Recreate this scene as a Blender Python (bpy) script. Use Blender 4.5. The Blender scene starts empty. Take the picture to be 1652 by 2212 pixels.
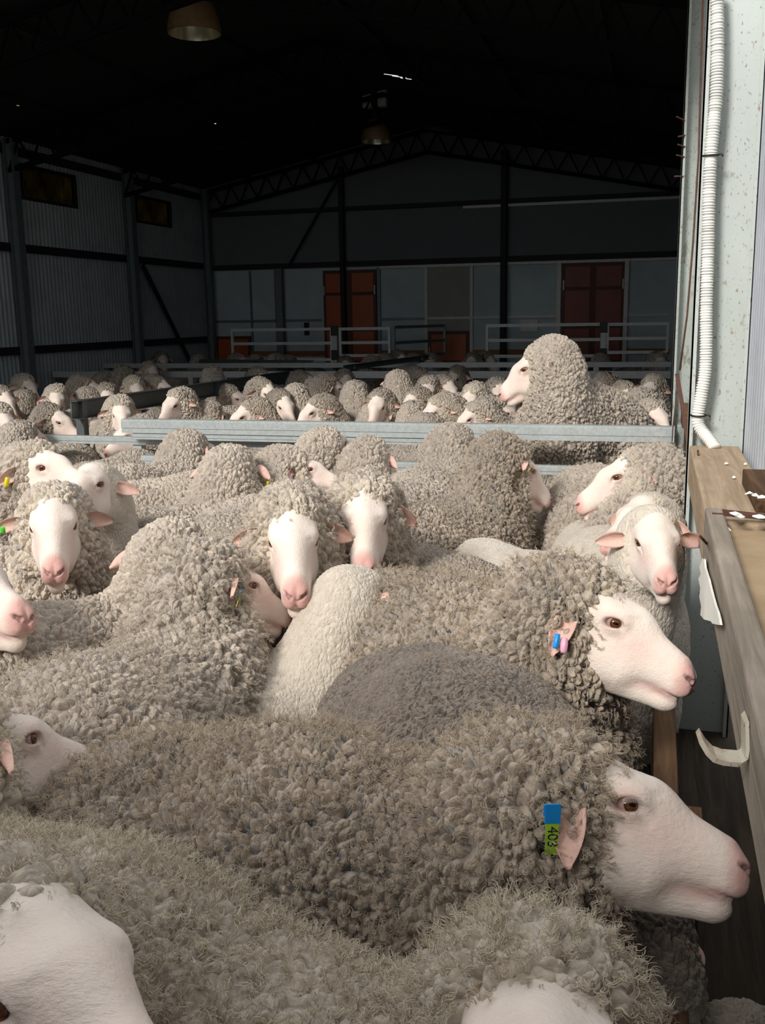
import bpy, bmesh, math, random
import numpy as np
from mathutils import Vector, Matrix
random.seed(7); rng = np.random.default_rng(7)
S = bpy.context.scene; C = S.collection
# ---------------------------------------------------------------- camera, sky, sun, exposure
FPX, CX, CY, CAMH = 2100.0, 826.0, 1106.0, 1.6          # focal length and centre in pixels of the 1652x2212 frame
_n = lambda v: v / np.linalg.norm(v)
_d = _n(np.array([1420 - CX, -(672 - CY), -FPX])); _p = _n(np.array([1420 - 8000 - CX, -(672 + 132 - CY), -FPX]))
_u = np.cross(_p, _d); _u = _n(_u if _u[1] > 0 else -_u); _r = _n(np.cross(_d, _u)); RW = np.array([_r, _d, _u])
cam = bpy.data.objects.new('camera', bpy.data.cameras.new('camera')); C.objects.link(cam); S.camera = cam
cam.matrix_world = Matrix.Translation((0, 0, CAMH)) @ Matrix([list(map(float, q)) for q in RW]).to_4x4()
cam.data.sensor_fit = 'VERTICAL'; cam.data.sensor_height = 32.0; cam.data.lens = FPX / 2212 * 32.0; cam.data.clip_start = 0.02
S.view_settings.view_transform = 'Standard'; S.view_settings.look = 'None'; S.view_settings.gamma = 1.0; S.view_settings.exposure = 0.35; S.view_settings.use_curve_mapping = False
wd = bpy.data.worlds.new('overcast_sky'); S.world = wd; wd.use_nodes = True
bg = wd.node_tree.nodes['Background']; bg.inputs[0].default_value = (0.97, 0.98, 1.0, 1); bg.inputs[1].default_value = 1.0
def sun_lamp(name, frm, energy, angle, col):
    o = bpy.data.objects.new(name, bpy.data.lights.new(name, 'SUN')); C.objects.link(o)
    o.rotation_euler = Vector(frm).to_track_quat('Z', 'Y').to_euler(); o.data.energy = energy; o.data.angle = angle; o.data.color = col; return o
sun_lamp('sun', (-0.38, -1.0, 0.72), 2.6, 0.22, (1.0, 0.97, 0.92))
def ray(x, y): return Vector(RW @ np.array([x - CX, -(y - CY), -FPX]))
EYEPT = Vector((0, 0, CAMH))
def at_z(x, y, z): v = ray(x, y); return EYEPT + v * ((z - CAMH) / v.z)
def at_y(x, y, Y): v = ray(x, y); return EYEPT + v * (Y / v.y)
def at_x(x, y, X): v = ray(x, y); return EYEPT + v * (X / v.x)
def at_d(x, y, D): return EYEPT + ray(x, y).normalized() * D
# ---------------------------------------------------------------- materials
def s2l(c): return tuple(((v/255)/12.92 if v/255 <= 0.04045 else ((v/255+0.055)/1.055)**2.4) for v in c) + (1,)
class NT:
    def __init__(self, name):
        self.m = bpy.data.materials.new(name); self.m.use_nodes = True
        self.t = self.m.node_tree; self.N = self.t.nodes; self.b = self.N['Principled BSDF']; self.o = self.N['Material Output']
    def n(self, typ, ins=None, **kw):
        x = self.N.new(typ)
        for k, v in kw.items(): setattr(x, k, v)
        for k, v in (ins or {}).items():
            if isinstance(v, bpy.types.NodeSocket): self.t.links.new(v, x.inputs[k])
            else: x.inputs[k].default_value = v
        return x
    def l(self, a, b): self.t.links.new(a, b)
    def math(self, op, a, b=0.0, clamp=False):
        return self.n('ShaderNodeMath', {0: a, 1: b}, operation=op, use_clamp=clamp).outputs[0]
    def mix(self, f, a, b, mode='MIX'):
        x = self.n('ShaderNodeMix', data_type='RGBA', blend_type=mode)
        for i, v in ((0, f), (6, a), (7, b)):
            if isinstance(v, bpy.types.NodeSocket): self.l(v, x.inputs[i])
            else: x.inputs[i].default_value = v
        return x.outputs[2]
    def ramp(self, f, stops):
        x = self.n('ShaderNodeValToRGB'); r = x.color_ramp
        while len(r.elements) < len(stops): r.elements.new(0.5)
        for e, (p, c) in zip(r.elements, stops): e.position = p; e.color = c if len(c) == 4 else tuple(c) + (1,)
        self.l(f, x.inputs[0]); return x.outputs[0]
    def coords(self, rnd=True, scale=(1, 1, 1)):
        tc = self.n('ShaderNodeTexCoord').outputs['Object']
        if rnd:
            r = self.n('ShaderNodeObjectInfo').outputs['Random']
            k = self.n('ShaderNodeVectorMath', {0: (13.1, 7.7, 3.3), 'Scale': r}, operation='SCALE').outputs[0]
            tc = self.n('ShaderNodeVectorMath', {0: tc, 1: k}, operation='ADD').outputs[0]
        return self.n('ShaderNodeMapping', {'Vector': tc, 'Scale': scale}).outputs[0]
    def noise(self, v, sc, det=3, rough=0.55, dist=0.0):
        return self.n('ShaderNodeTexNoise', {'Vector': v, 'Scale': sc, 'Detail': det, 'Roughness': rough, 'Distortion': dist}).outputs['Fac']
    def vor(self, v, sc, feat='F1', out='Distance', **ins):
        x = self.n('ShaderNodeTexVoronoi', feature=feat); x.inputs['Scale'].default_value = sc; self.l(v, x.inputs['Vector'])
        for k, q in ins.items(): x.inputs[k].default_value = q
        return x.outputs[out]
def wool_mat(name, light, dark, s1=56, s2=130, a1=0.029, a2=0.005, a3=0.0012, fold=0.03, grime=0.5, stretch=0.7, speck=0.0, speckc=(48, 40, 32)):
    T = NT(name); co = T.coords(scale=(1, 1, stretch))
    nz = T.n('ShaderNodeTexNoise', {'Vector': co, 'Scale': 14.0, 'Detail': 3.0})
    w = T.n('ShaderNodeVectorMath', {0: nz.outputs['Color'], 1: (0.5, 0.5, 0.5)}, operation='SUBTRACT').outputs[0]
    w = T.n('ShaderNodeVectorMath', {0: w, 'Scale': 0.045}, operation='SCALE').outputs[0]
    wc = T.n('ShaderNodeVectorMath', {0: co, 1: w}, operation='ADD').outputs[0]
    d1 = T.vor(wc, s1, 'F1'); d2 = T.vor(wc, s2, 'F1'); n3 = T.noise(wc, 260, 3, 0.6, 1.2)
    big = T.noise(co, 7, 2)
    h1 = T.math('SUBTRACT', 0.45, T.math('MULTIPLY', d1, d1)); h2 = T.math('SUBTRACT', 0.45, T.math('MULTIPLY', d2, d2))
    h = T.math('ADD', T.math('MULTIPLY', h1, a1), T.math('MULTIPLY', h2, a2))
    h = T.math('ADD', h, T.math('MULTIPLY', T.math('SUBTRACT', n3, 0.5), a3))
    h = T.math('ADD', h, T.math('MULTIPLY', T.math('SUBTRACT', big, 0.5), fold))
    dn = T.n('ShaderNodeDisplacement', {'Height': h, 'Midlevel': 0.0, 'Scale': 1.0}); T.l(dn.outputs[0], T.o.inputs['Displacement'])
    T.m.displacement_method = 'BOTH'
    g = T.noise(co, 3.2, 4, 0.6); g2 = T.noise(wc, 55, 3, 0.65)
    f = T.math('ADD', T.math('MULTIPLY', g, 0.9), T.math('MULTIPLY', g2, 0.9))
    f = T.math('SUBTRACT', f, 0.9 - grime * 0.5)
    col = T.mix(T.math('MULTIPLY', f, 1.5, True), s2l(light), s2l(dark))
    fine = T.noise(wc, 420, 2, 0.7)
    col = T.mix(T.math('MULTIPLY', fine, 0.35), col, s2l(tuple(min(255, v*1.12) for v in light)))
    if speck:
        k = T.ramp(T.noise(wc, 120, 4, 0.75), [(0.46, (0, 0, 0)), (0.58, (1, 1, 1))])
        k2 = T.ramp(T.noise(co, 4.0, 2), [(0.40, (0, 0, 0)), (0.6, (1, 1, 1))])
        k = T.math('MULTIPLY', T.math('MULTIPLY', k, k2), speck)
        col = T.mix(k, col, s2l(speckc))
    pl = T.n('ShaderNodeAttribute', attribute_name='pale').outputs['Fac']; col = T.mix(T.math('MULTIPLY', pl, 0.45), col, s2l((216, 202, 180)))
    r = T.n('ShaderNodeObjectInfo').outputs['Random']
    hsv = T.n('ShaderNodeHueSaturation', {'Color': col, 'Value': T.math('ADD', T.math('MULTIPLY', r, 0.22), 0.89)})
    T.l(hsv.outputs[0], T.b.inputs['Base Color'])
    T.b.inputs['Roughness'].default_value = 1.0; T.b.inputs['Specular IOR Level'].default_value = 0.08
    T.b.inputs['Sheen Weight'].default_value = 0.25; T.b.inputs['Sheen Roughness'].default_value = 0.6
    return T.m
def face_mat(name, white=(240, 230, 218), pinkc=(216, 168, 158)):
    T = NT(name); co = T.coords()
    pk = T.n('ShaderNodeAttribute', attribute_name='pink').outputs['Fac']; dk = T.n('ShaderNodeAttribute', attribute_name='dark').outputs['Fac']
    n1 = T.noise(co, 22, 4, 0.6); st = T.n('ShaderNodeMapping', {'Vector': co, 'Scale': (90, 420, 300)}).outputs[0]; n2 = T.noise(st, 1.0, 3, 0.6)
    c = T.mix(T.math('MULTIPLY', n1, 0.55), s2l(white), s2l((226, 206, 186)))
    c = T.mix(T.math('MULTIPLY', n2, 0.22), c, s2l((236, 226, 214)))
    c = T.mix(T.math('MULTIPLY', T.ramp(n1, [(0.35, (0.25,)*3), (0.7, (0.6,)*3)]), 0.30), c, s2l((222, 176, 166)))
    c = T.mix(pk, c, s2l(pinkc)); c = T.mix(dk, c, s2l((60, 32, 30)))
    T.l(c, T.b.inputs['Base Color'])
    bh = T.math('MULTIPLY', n2, T.math('SUBTRACT', 1.0, T.math('MULTIPLY', pk, 0.8)))
    bh = T.math('ADD', T.math('MULTIPLY', bh, 0.0014), T.math('MULTIPLY', T.noise(co, 90, 4, 0.65), 0.0022))
    bp = T.n('ShaderNodeBump', {'Height': bh, 'Strength': 0.9, 'Distance': 1.0}); T.l(bp.outputs[0], T.b.inputs['Normal'])
    T.b.inputs['Roughness'].default_value = 0.75; T.b.inputs['Specular IOR Level'].default_value = 0.25
    T.b.inputs['Subsurface Weight'].default_value = 0.12; T.b.inputs['Subsurface Radius'].default_value = (0.012, 0.006, 0.004); T.b.inputs['Subsurface Scale'].default_value = 1.0
    T.b.inputs['Sheen Weight'].default_value = 0.2
    return T.m
def plain(name, c, rough=0.6, metal=0.0, var=0.15, vs=20, bump=0.0, bs=80, spec=0.5):
    T = NT(name); co = T.coords(); f = T.noise(co, vs, 4)
    a = s2l(tuple(v*(1+var) for v in c)); b = s2l(tuple(v*(1-var) for v in c))
    T.l(T.mix(f, tuple(min(1, v) for v in a), b), T.b.inputs['Base Color'])
    T.b.inputs['Roughness'].default_value = rough; T.b.inputs['Metallic'].default_value = metal; T.b.inputs['Specular IOR Level'].default_value = spec
    if bump:
        bp = T.n('ShaderNodeBump', {'Height': T.noise(co, bs, 4), 'Strength': 1.0, 'Distance': bump}); T.l(bp.outputs[0], T.b.inputs['Normal'])
    return T.m
M = {}
M['wool'] = wool_mat('wool_grey_beige', (198, 184, 168), (108, 94, 78), s1=66, a1=0.024, speck=0.2)
M['wool_brown'] = wool_mat('wool_brown_tipped', (188, 172, 154), (92, 78, 62), s1=84, s2=170, a1=0.026, a2=0.004, grime=0.7, speck=0.45)
M['wool_dark'] = wool_mat('wool_dusty_dark', (138, 124, 110), (60, 49, 40), s1=90, s2=180, a1=0.010, a2=0.004, grime=0.65, speck=0.8)
M['wool_curl'] = wool_mat('wool_shaggy', (198, 185, 168), (122, 108, 90), s1=62, s2=130, a1=0.022, a2=0.005, grime=0.5, speck=0.25)
M['wool_lamb'] = wool_mat('wool_short_pale', (198, 187, 172), (154, 140, 123), s1=110, s2=220, a1=0.0045, a2=0.002, a3=0.0016, fold=0.014, grime=0.3, stretch=0.5)
M['face'] = face_mat('face_hair')
M['eye'] = None
def eye_mat():
    T = NT('eye_amber_glossy'); co = T.n('ShaderNodeTexCoord').outputs['Object']
    sx = T.n('ShaderNodeSeparateXYZ', {0: co})
    px = T.math('DIVIDE', sx.outputs[0], 0.0062); pz = T.math('DIVIDE', sx.outputs[2], 0.0030)
    rr = T.math('SQRT', T.math('ADD', T.math('MULTIPLY', px, px), T.math('MULTIPLY', pz, pz)))
    ir = T.math('SQRT', T.math('ADD', T.math('MULTIPLY', sx.outputs[0], sx.outputs[0]), T.math('MULTIPLY', sx.outputs[2], sx.outputs[2])))
    c = T.ramp(T.math('DIVIDE', ir, 0.016), [(0.0, s2l((120, 74, 34))), (0.60, s2l((84, 48, 24))), (0.68, s2l((40, 24, 18))), (0.78, s2l((170, 140, 128)))])
    c = T.mix(T.ramp(rr, [(0.9, (1, 1, 1)), (1.05, (0, 0, 0))]), c, (0.004, 0.004, 0.006, 1))
    T.l(c, T.b.inputs['Base Color']); T.b.inputs['Roughness'].default_value = 0.06
    return T.m
M['eye'] = eye_mat()
M['ear'] = plain('ear_skin_pink', (216, 178, 164), 0.75, var=0.12, vs=30, bump=0.002, bs=200, spec=0.2)
M['lash'] = plain('eyelash_white', (205, 195, 182), 0.8)
for k, c in dict(tag_yellow=(232, 222, 40), tag_blue=(28, 140, 214), tag_green=(160, 205, 60), tag_deepblue=(40, 60, 200), tag_pink=(225, 165, 190), tag_orange=(225, 110, 60), tag_lime=(80, 210, 60)).items():
    M[k] = plain('ear_' + k, c, 0.35, var=0.04)
M['ink'] = plain('ink_black', (25, 25, 22), 0.6)

def fibre_mat(name, c):
    T = NT(name); r = T.n('ShaderNodeHairInfo').outputs['Random']
    T.l(T.mix(r, s2l(tuple(v*0.92 for v in c)), s2l(tuple(min(255, v*1.12) for v in c))), T.b.inputs['Base Color'])
    T.b.inputs['Roughness'].default_value = 0.9; T.b.inputs['Specular IOR Level'].default_value = 0.1
    return T.m
for k, c in dict(wool=(184, 172, 156), wool_brown=(170, 155, 136), wool_dark=(158, 148, 136), wool_curl=(192, 180, 160), wool_lamb=(190, 182, 170)).items():
    M[k + '_fibre'] = fibre_mat(k + '_fibre', c)
# ---------------------------------------------------------------- shed materials
def corr_mat(name, c, rough=0.45, metal=0.6, speck=0.25):
    T = NT(name); co = T.coords(False); n1 = T.noise(co, 3.0, 5, 0.6); n2 = T.noise(co, 60, 3)
    a = T.mix(n1, s2l(c), s2l(tuple(v*0.72 for v in c))); a = T.mix(T.math('MULTIPLY', n2, speck), a, s2l(tuple(v*0.6 for v in c)))
    T.l(a, T.b.inputs['Base Color']); T.b.inputs['Roughness'].default_value = rough; T.b.inputs['Metallic'].default_value = metal; return T.m
def rusty(name, c, rust=(120, 74, 48), amount=0.45, rough=0.55, metal=0.2, spots=28, co_scale=(1, 1, 0.45)):
    T = NT(name); co = T.coords(True, co_scale); n1 = T.noise(co, 5, 5, 0.6)
    a = T.mix(n1, s2l(c), s2l(tuple(v*0.85 for v in c)))
    k = T.ramp(T.noise(co, spots, 4, 0.7), [(1 - amount - 0.02, (0, 0, 0)), (1 - amount + 0.06, (1, 1, 1))])
    k = T.math('MULTIPLY', k, T.ramp(T.noise(co, 3.0, 2), [(0.38, (0, 0, 0)), (0.6, (1, 1, 1))]))
    a = T.mix(T.math('MULTIPLY', k, 0.8), a, s2l(rust))
    k2 = T.ramp(T.noise(co, 150, 2, 0.5), [(0.64, (0, 0, 0)), (0.70, (1, 1, 1))]); a = T.mix(T.math('MULTIPLY', k2, 0.6), a, s2l((70, 62, 54)))
    T.l(a, T.b.inputs['Base Color']); T.b.inputs['Roughness'].default_value = rough; T.b.inputs['Metallic'].default_value = metal
    return T.m
def timber(name, c, c2, scale=(1, 1, 1), axis='Y'):
    T = NT(name); sc = {'Y': (26, 1.6, 26), 'X': (1.6, 26, 26), 'Z': (26, 26, 1.6)}[axis]
    co = T.coords(True, sc); g = T.noise(co, 1.6, 6, 0.62, 0.8); co2 = T.coords(True); st = T.noise(co2, 5, 4, 0.6)
    a = T.mix(T.ramp(g, [(0.35, (0, 0, 0)), (0.68, (1, 1, 1))]), s2l(c), s2l(c2)); a = T.mix(T.math('MULTIPLY', st, 0.5), a, s2l(tuple(v*0.7 for v in c2)))
    T.l(a, T.b.inputs['Base Color']); T.b.inputs['Roughness'].default_value = 0.85; T.b.inputs['Specular IOR Level'].default_value = 0.2
    bp = T.n('ShaderNodeBump', {'Height': g, 'Strength': 0.7, 'Distance': 0.003}); T.l(bp.outputs[0], T.b.inputs['Normal']); return T.m
def galv(name, c=(200, 206, 204), metal=0.3, rough=0.45):
    T = NT(name); co = T.coords(); v = T.vor(co, 70, 'F1', 'Color'); bw = T.n('ShaderNodeRGBToBW', {0: v}).outputs[0]
    a = T.mix(T.math('MULTIPLY', bw, 0.5), s2l(c), s2l(tuple(q*0.74 for q in c))); n = T.noise(co, 8, 4)
    a = T.mix(T.math('MULTIPLY', n, 0.5), a, s2l(tuple(q*0.7 for q in c))); T.l(a, T.b.inputs['Base Color'])
    T.b.inputs['Roughness'].default_value = rough; T.b.inputs['Metallic'].default_value = metal; return T.m
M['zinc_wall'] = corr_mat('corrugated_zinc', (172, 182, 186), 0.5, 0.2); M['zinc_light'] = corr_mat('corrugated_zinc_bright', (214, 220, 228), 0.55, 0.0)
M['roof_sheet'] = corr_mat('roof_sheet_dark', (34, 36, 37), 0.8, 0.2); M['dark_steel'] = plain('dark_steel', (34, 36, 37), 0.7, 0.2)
M['shaded_steel'] = plain('shade_darkened_truss_steel', (17, 17, 17), 0.9, 0.0, spec=0.1); M['mid_steel'] = plain('mid_grey_steel', (112, 122, 126), 0.5, 0.4)  # truss steel darker than the rest: roof shade put into its colour
M['post_paint'] = rusty('pale_painted_steel', (206, 213, 208), (150, 112, 72), 0.37, spots=45); M['post_far'] = rusty('speckled_pale_steel', (172, 180, 172), (110, 96, 74), 0.42)
M['galv'] = galv('galvanised_steel'); M['galv_white'] = galv('bright_galvanised_tube', (225, 230, 228), 0.1); M['galv_dark'] = galv('weathered_galvanised_steel', (104, 112, 112), 0.5, 0.5)
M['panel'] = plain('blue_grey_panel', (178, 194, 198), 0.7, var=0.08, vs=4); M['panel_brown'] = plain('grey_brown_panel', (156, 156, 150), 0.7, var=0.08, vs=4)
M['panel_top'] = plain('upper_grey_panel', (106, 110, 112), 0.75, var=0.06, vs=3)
M['strip'] = plain('pale_cover_strip', (196, 196, 190), 0.55, 0.2, var=0.14, vs=30)
M['orange_door'] = plain('orange_brown_door', (172, 84, 40), 0.5, var=0.12, vs=6); M['orange_frame'] = plain('dark_brown_door_frame', (88, 46, 28), 0.6, var=0.15)
M['red_door'] = plain('red_brown_door', (136, 62, 42), 0.5, var=0.12, vs=6); M['skirt'] = plain('ochre_board', (150, 100, 52), 0.7)
M['timber_top'] = timber('dusty_timber', (196, 174, 148), (160, 138, 112)); M['timber_grey'] = timber('weathered_grey_timber', (172, 160, 146), (130, 120, 106))
M['timber_brown'] = timber('brown_timber', (120, 92, 66), (74, 54, 38)); M['ply'] = plain('dusty_plywood', (162, 140, 112), 0.85, var=0.2, vs=7, bump=0.001, spec=0.2)
M['floor'] = timber('floor_boards_dirty', (86, 74, 60), (52, 44, 36)); M['conduit'] = plain('white_plastic', (236, 234, 226), 0.45, var=0.03)
M['black'] = plain('black_plastic', (26, 26, 26), 0.5); M['rust'] = plain('rusted_iron', (86, 60, 52), 0.85, var=0.3, vs=60, bump=0.001, spec=0.2)
M['paper'] = plain('torn_white_sheet', (236, 234, 224), 0.8, var=0.05); M['dirt_yard'] = plain('trodden_yard', (112, 100, 84), 0.95, var=0.2, vs=5)
M['lamp_out'] = plain('lamp_shade_bronze', (150, 122, 88), 0.5, 0.3); M['lamp_in'] = plain('lamp_reflector', (190, 186, 160), 0.25, 0.8); M['bulb'] = plain('lamp_bulb_glass', (235, 232, 220), 0.1)
M['hay'] = plain('dry_grass_bank', (150, 130, 84), 0.95, var=0.35, vs=9, bump=0.02, bs=30)
M['hook'] = rusty('chalky_hook_metal', (196, 188, 170), (150, 110, 70), 0.5, 0.6, 0.2, 60)

def pane_mat():
    T = NT('grimy_pane'); tr = T.n('ShaderNodeBsdfTransparent'); co = T.coords(False); n = T.noise(co, 3, 4, .7)
    T.l(T.ramp(n, [(.3, (.03, .028, .02)), (.7, (.17, .16, .11))]), tr.inputs[0]); gl = T.n('ShaderNodeBsdfGlossy', {1: 0.3}); gl.inputs[0].default_value = (.3, .3, .3, 1)
    mx = T.n('ShaderNodeMixShader', {0: 0.05}); T.l(tr.outputs[0], mx.inputs[1]); T.l(gl.outputs[0], mx.inputs[2]); T.l(mx.outputs[0], T.o.inputs[0]); return T.m
M['pane'] = pane_mat()
# ---------------------------------------------------------------- mesh helpers
class MB:
    def __init__(s): s.V = []; s.F = []
    def box(s, a, b):
        k = len(s.V); x0, y0, z0 = a; x1, y1, z1 = b
        s.V += [(x0, y0, z0), (x1, y0, z0), (x1, y1, z0), (x0, y1, z0), (x0, y0, z1), (x1, y0, z1), (x1, y1, z1), (x0, y1, z1)]
        s.F += [tuple(k+i for i in f) for f in ((0, 3, 2, 1), (4, 5, 6, 7), (0, 1, 5, 4), (1, 2, 6, 5), (2, 3, 7, 6), (3, 0, 4, 7))]; return s
    def bar(s, p, q, w, h, up=(0, 0, 1)):
        """box beam between two points; w across, h along up"""
        p, q = Vector(p), Vector(q); d = (q - p).normalized(); r = d.cross(Vector(up)).normalized(); u = r.cross(d); k = len(s.V)
        for c in (p, q):
            for a, b in ((-1, -1), (1, -1), (1, 1), (-1, 1)): s.V.append(tuple(c + r*a*w/2 + u*b*h/2))
        s.F += [tuple(k+i for i in f) for f in ((0, 1, 2, 3), (4, 7, 6, 5), (0, 4, 5, 1), (1, 5, 6, 2), (2, 6, 7, 3), (3, 7, 4, 0))]; return s
    def chan(s, p, q, h, w, t=0.004, side=-1):
        """C channel: web height h, flanges w deep towards -Y*side"""
        p, q = Vector(p), Vector(q); o = Vector((0, side*w/2, 0))
        s.bar(p, q, t, h); s.bar(p + o + Vector((0, 0, h/2 - t/2)), q + o + Vector((0, 0, h/2 - t/2)), w, t); s.bar(p + o - Vector((0, 0, h/2 - t/2)), q + o - Vector((0, 0, h/2 - t/2)), w, t); return s
    def tube(s, pts, r, n=12, cap=True):
        pts = [Vector(p) for p in pts]; k = len(s.V); prev = None
        rr = r if isinstance(r, (list, tuple)) else [r]*len(pts)
        for i, p in enumerate(pts):
            d = (pts[min(i+1, len(pts)-1)] - pts[max(i-1, 0)]).normalized()
            a = (prev - d*prev.dot(d)).normalized() if prev else d.orthogonal().normalized(); prev = a; b = d.cross(a)
            for j in range(n): t = 2*math.pi*j/n; s.V.append(tuple(p + (a*math.cos(t) + b*math.sin(t))*rr[i]))
        for i in range(len(pts)-1):
            for j in range(n): s.F.append((k+i*n+j, k+i*n+(j+1) % n, k+(i+1)*n+(j+1) % n, k+(i+1)*n+j))
        if cap: s.F.append(tuple(k+j for j in range(n))[::-1]); s.F.append(tuple(k+(len(pts)-1)*n+j for j in range(n)))
        return s
    def lathe(s, prof, c, n=32):
        k = len(s.V)
        for r, z in prof:
            for j in range(n): t = 2*math.pi*j/n; s.V.append((c[0]+r*math.cos(t), c[1]+r*math.sin(t), c[2]+z))
        for i in range(len(prof)-1):
            for j in range(n): s.F.append((k+i*n+j, k+i*n+(j+1) % n, k+(i+1)*n+(j+1) % n, k+(i+1)*n+j))
        return s
    def build(s, name, mat, parent=None, bevel=0, smooth=False, **props):
        if isinstance(mat, str): mat = M[mat]
        me = bpy.data.meshes.new(name); me.from_pydata(s.V, [], s.F); me.update(); me.materials.append(mat)
        if smooth: me.polygons.foreach_set('use_smooth', np.ones(len(me.polygons), bool))
        o = bpy.data.objects.new(name, me)
        if parent is None:                      # give a top-level thing its own origin
            v = np.array(s.V); c = (v.min(0) + v.max(0)) / 2; c[2] = v[:, 2].min(); me.transform(Matrix.Translation(-Vector(c))); o.location = c
        else: me.transform(parent.matrix_basis.inverted())
        C.objects.link(o); o.parent = parent
        if bevel: b = o.modifiers.new('bevel', 'BEVEL'); b.width = bevel; b.segments = 2; b.limit_method = 'ANGLE'
        for k_, v_ in props.items(): o[k_] = v_
        return o
def thing(name, loc, label, cat, group=None):
    o = bpy.data.objects.new(name, None); C.objects.link(o); o.location = loc; o['label'] = label; o['category'] = cat
    if group: o['group'] = group
    return o
def corrugated(p0, along, length, z0, z1, pitch=0.076, depth=0.018, normal=(1, 0, 0), thick=0.0, zf0=None, zf1=None):
    """sheet with sine corrugation running vertically; zf: function of distance along -> bottom / top height"""
    m = MB(); n = int(length/pitch*6); al = Vector(along); no = Vector(normal)
    for i in range(n+1):
        u = length*i/n; off = no*(depth*0.5*math.sin(2*math.pi*u/pitch)); p = Vector(p0) + al*u + off
        m.V.append((p.x, p.y, zf0(u) if zf0 else z0)); m.V.append((p.x, p.y, zf1(u) if zf1 else z1))
    m.F = [(2*i, 2*i+2, 2*i+3, 2*i+1) for i in range(n)]; return m
def holed(m, ubox, holes, P, thick_dir=None):
    """panel over parameter rectangle with rectangular holes; P maps (u,v)->point"""
    us = sorted({ubox[0], ubox[2]} | {h[0] for h in holes} | {h[2] for h in holes}); vs = sorted({ubox[1], ubox[3]} | {h[1] for h in holes} | {h[3] for h in holes})
    k = len(m.V)
    for u in us:
        for v in vs: m.V.append(tuple(P(u, v)))
    for i in range(len(us)-1):
        for j in range(len(vs)-1):
            cu, cv = (us[i]+us[i+1])/2, (vs[j]+vs[j+1])/2
            if any(h[0] < cu < h[2] and h[1] < cv < h[3] for h in holes): continue
            a = k + i*len(vs) + j; m.F.append((a, a+len(vs), a+len(vs)+1, a+1))
    return m

# ---------------------------------------------------------------- the shed
YW, XL, XR, YF = 15.0, -7.15, 0.30, 3.75           # back wall, left wall, right wall, front of the roof
XA, ZA, ZE = -3.40, 4.38, 3.60                      # ridge and eaves of the roof sheet
def zroof(x): return ZE + (ZA - ZE) * (1 - abs(x - XA) / (XR + 0.25 - XA))
K_ = dict(kind='structure')
MB().box((XL - 0.3, -1.5, -0.06), (XR + 1.6, YW + 0.3, 0.0)).build('floor', 'floor', **K_)
MB().box((-60, -60, -0.30), (60, 60, -0.22)).build('ground', 'dirt_yard', **K_)
# left wall: corrugated sheet with two openings, girts
def wall_left():
    m = MB(); pitch = 0.076
    win = [(10.24, 3.02, 11.32, 3.36), (12.86, 2.98, 13.84, 3.30)]
    y = YF - 0.3; n = int((YW - y)/pitch*6); cols = []
    for i in range(n+1):
        u = y + (YW - y)*i/n; x = XL + 0.014*math.sin(2*math.pi*u/pitch); cols.append((x, u))
    for i in range(n):
        (x0, u0), (x1, u1) = cols[i], cols[i+1]; cu = (u0+u1)/2; spans = [(0.0, 3.75)]
        for w in win:
            if w[0] < cu < w[2]: spans = [(0.0, w[1]), (w[3], 3.75)]
        for a, b in spans:
            k = len(m.V); m.V += [(x0, u0, a), (x1, u1, a), (x1, u1, b), (x0, u0, b)]; m.F.append((k, k+1, k+2, k+3))
    o = m.build('wall_left', 'zinc_wall', smooth=True, **K_)
    for i, w in enumerate(win):
        f = MB()
        for a, b in (((XL-.03, w[0]-.03, w[1]-.03), (XL+.03, w[2]+.03, w[1])), ((XL-.03, w[0]-.03, w[3]), (XL+.03, w[2]+.03, w[3]+.03)), ((XL-.03, w[0]-.03, w[1]), (XL+.03, w[0], w[3])), ((XL-.03, w[2], w[1]), (XL+.03, w[2]+.03, w[3]))): f.box(a, b)
        fr = f.build(f'window_{i+1}', 'dark_steel', **K_)
        MB().box((XL-.004, w[0], w[1]), (XL+.004, w[2], w[3])).build('window_pane', 'pane', fr)
wall_left()
for i, (z, nm) in enumerate(((1.27, 'lower'), (2.43, 'upper'), (3.50, 'eave'))):
    MB().box((XL + 0.012, YF, z - 0.045), (XL + 0.075, YW - 0.02, z + 0.045)).build(f'trim_{i+1}', 'dark_steel', **K_)
def column(x, y, z1, w=0.12, d=0.10, label='', mat='mid_steel'):
    m = MB(); m.box((x, y - w/2, 0), (x + 0.008, y + w/2, z1)).box((x + d, y - w/2, 0), (x + d + 0.008, y + w/2, z1)).box((x, y - 0.004, 0), (x + d, y + 0.004, z1))
    return m.build('steel_column', mat, label=label, category='column')
for y, lb in ((9.9, 'grey steel column on left wall nearest the left frame edge'), (12.45, 'grey steel column on left wall between the two small openings'), (14.85, 'dark steel column in the left rear corner')):
    column(XL + 0.08, y, 3.6, label=lb)
for y in (4.8, 7.35): column(XL + 0.08, y, 3.6, label='grey steel column on left wall outside the picture', mat='mid_steel')['group'] = 'left wall columns beyond the frame'
MB().bar((XL + 0.11, 12.75, 2.36), (XL + 0.11, 14.1, 0.9), 0.012, 0.09, (0, 0, 1)).build('wall_brace', 'dark_steel', label='dark diagonal steel brace on the corrugated left wall', category='brace')
MB().bar((XL - 7, 2, 2.4), (XL - 7, 34, 2.4), 3.0, 8.0).build('grass_bank', 'hay', label='dry yellowish grass bank seen through the left wall openings', category='bank')
# right wall of the shed beyond the posts
corrugated((XR + 0.22, 5.6, 0), (0, 1, 0), YW - 5.6, 0, 3.7, normal=(1, 0, 0)).build('wall_right', 'zinc_wall', smooth=True, **K_)
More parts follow.
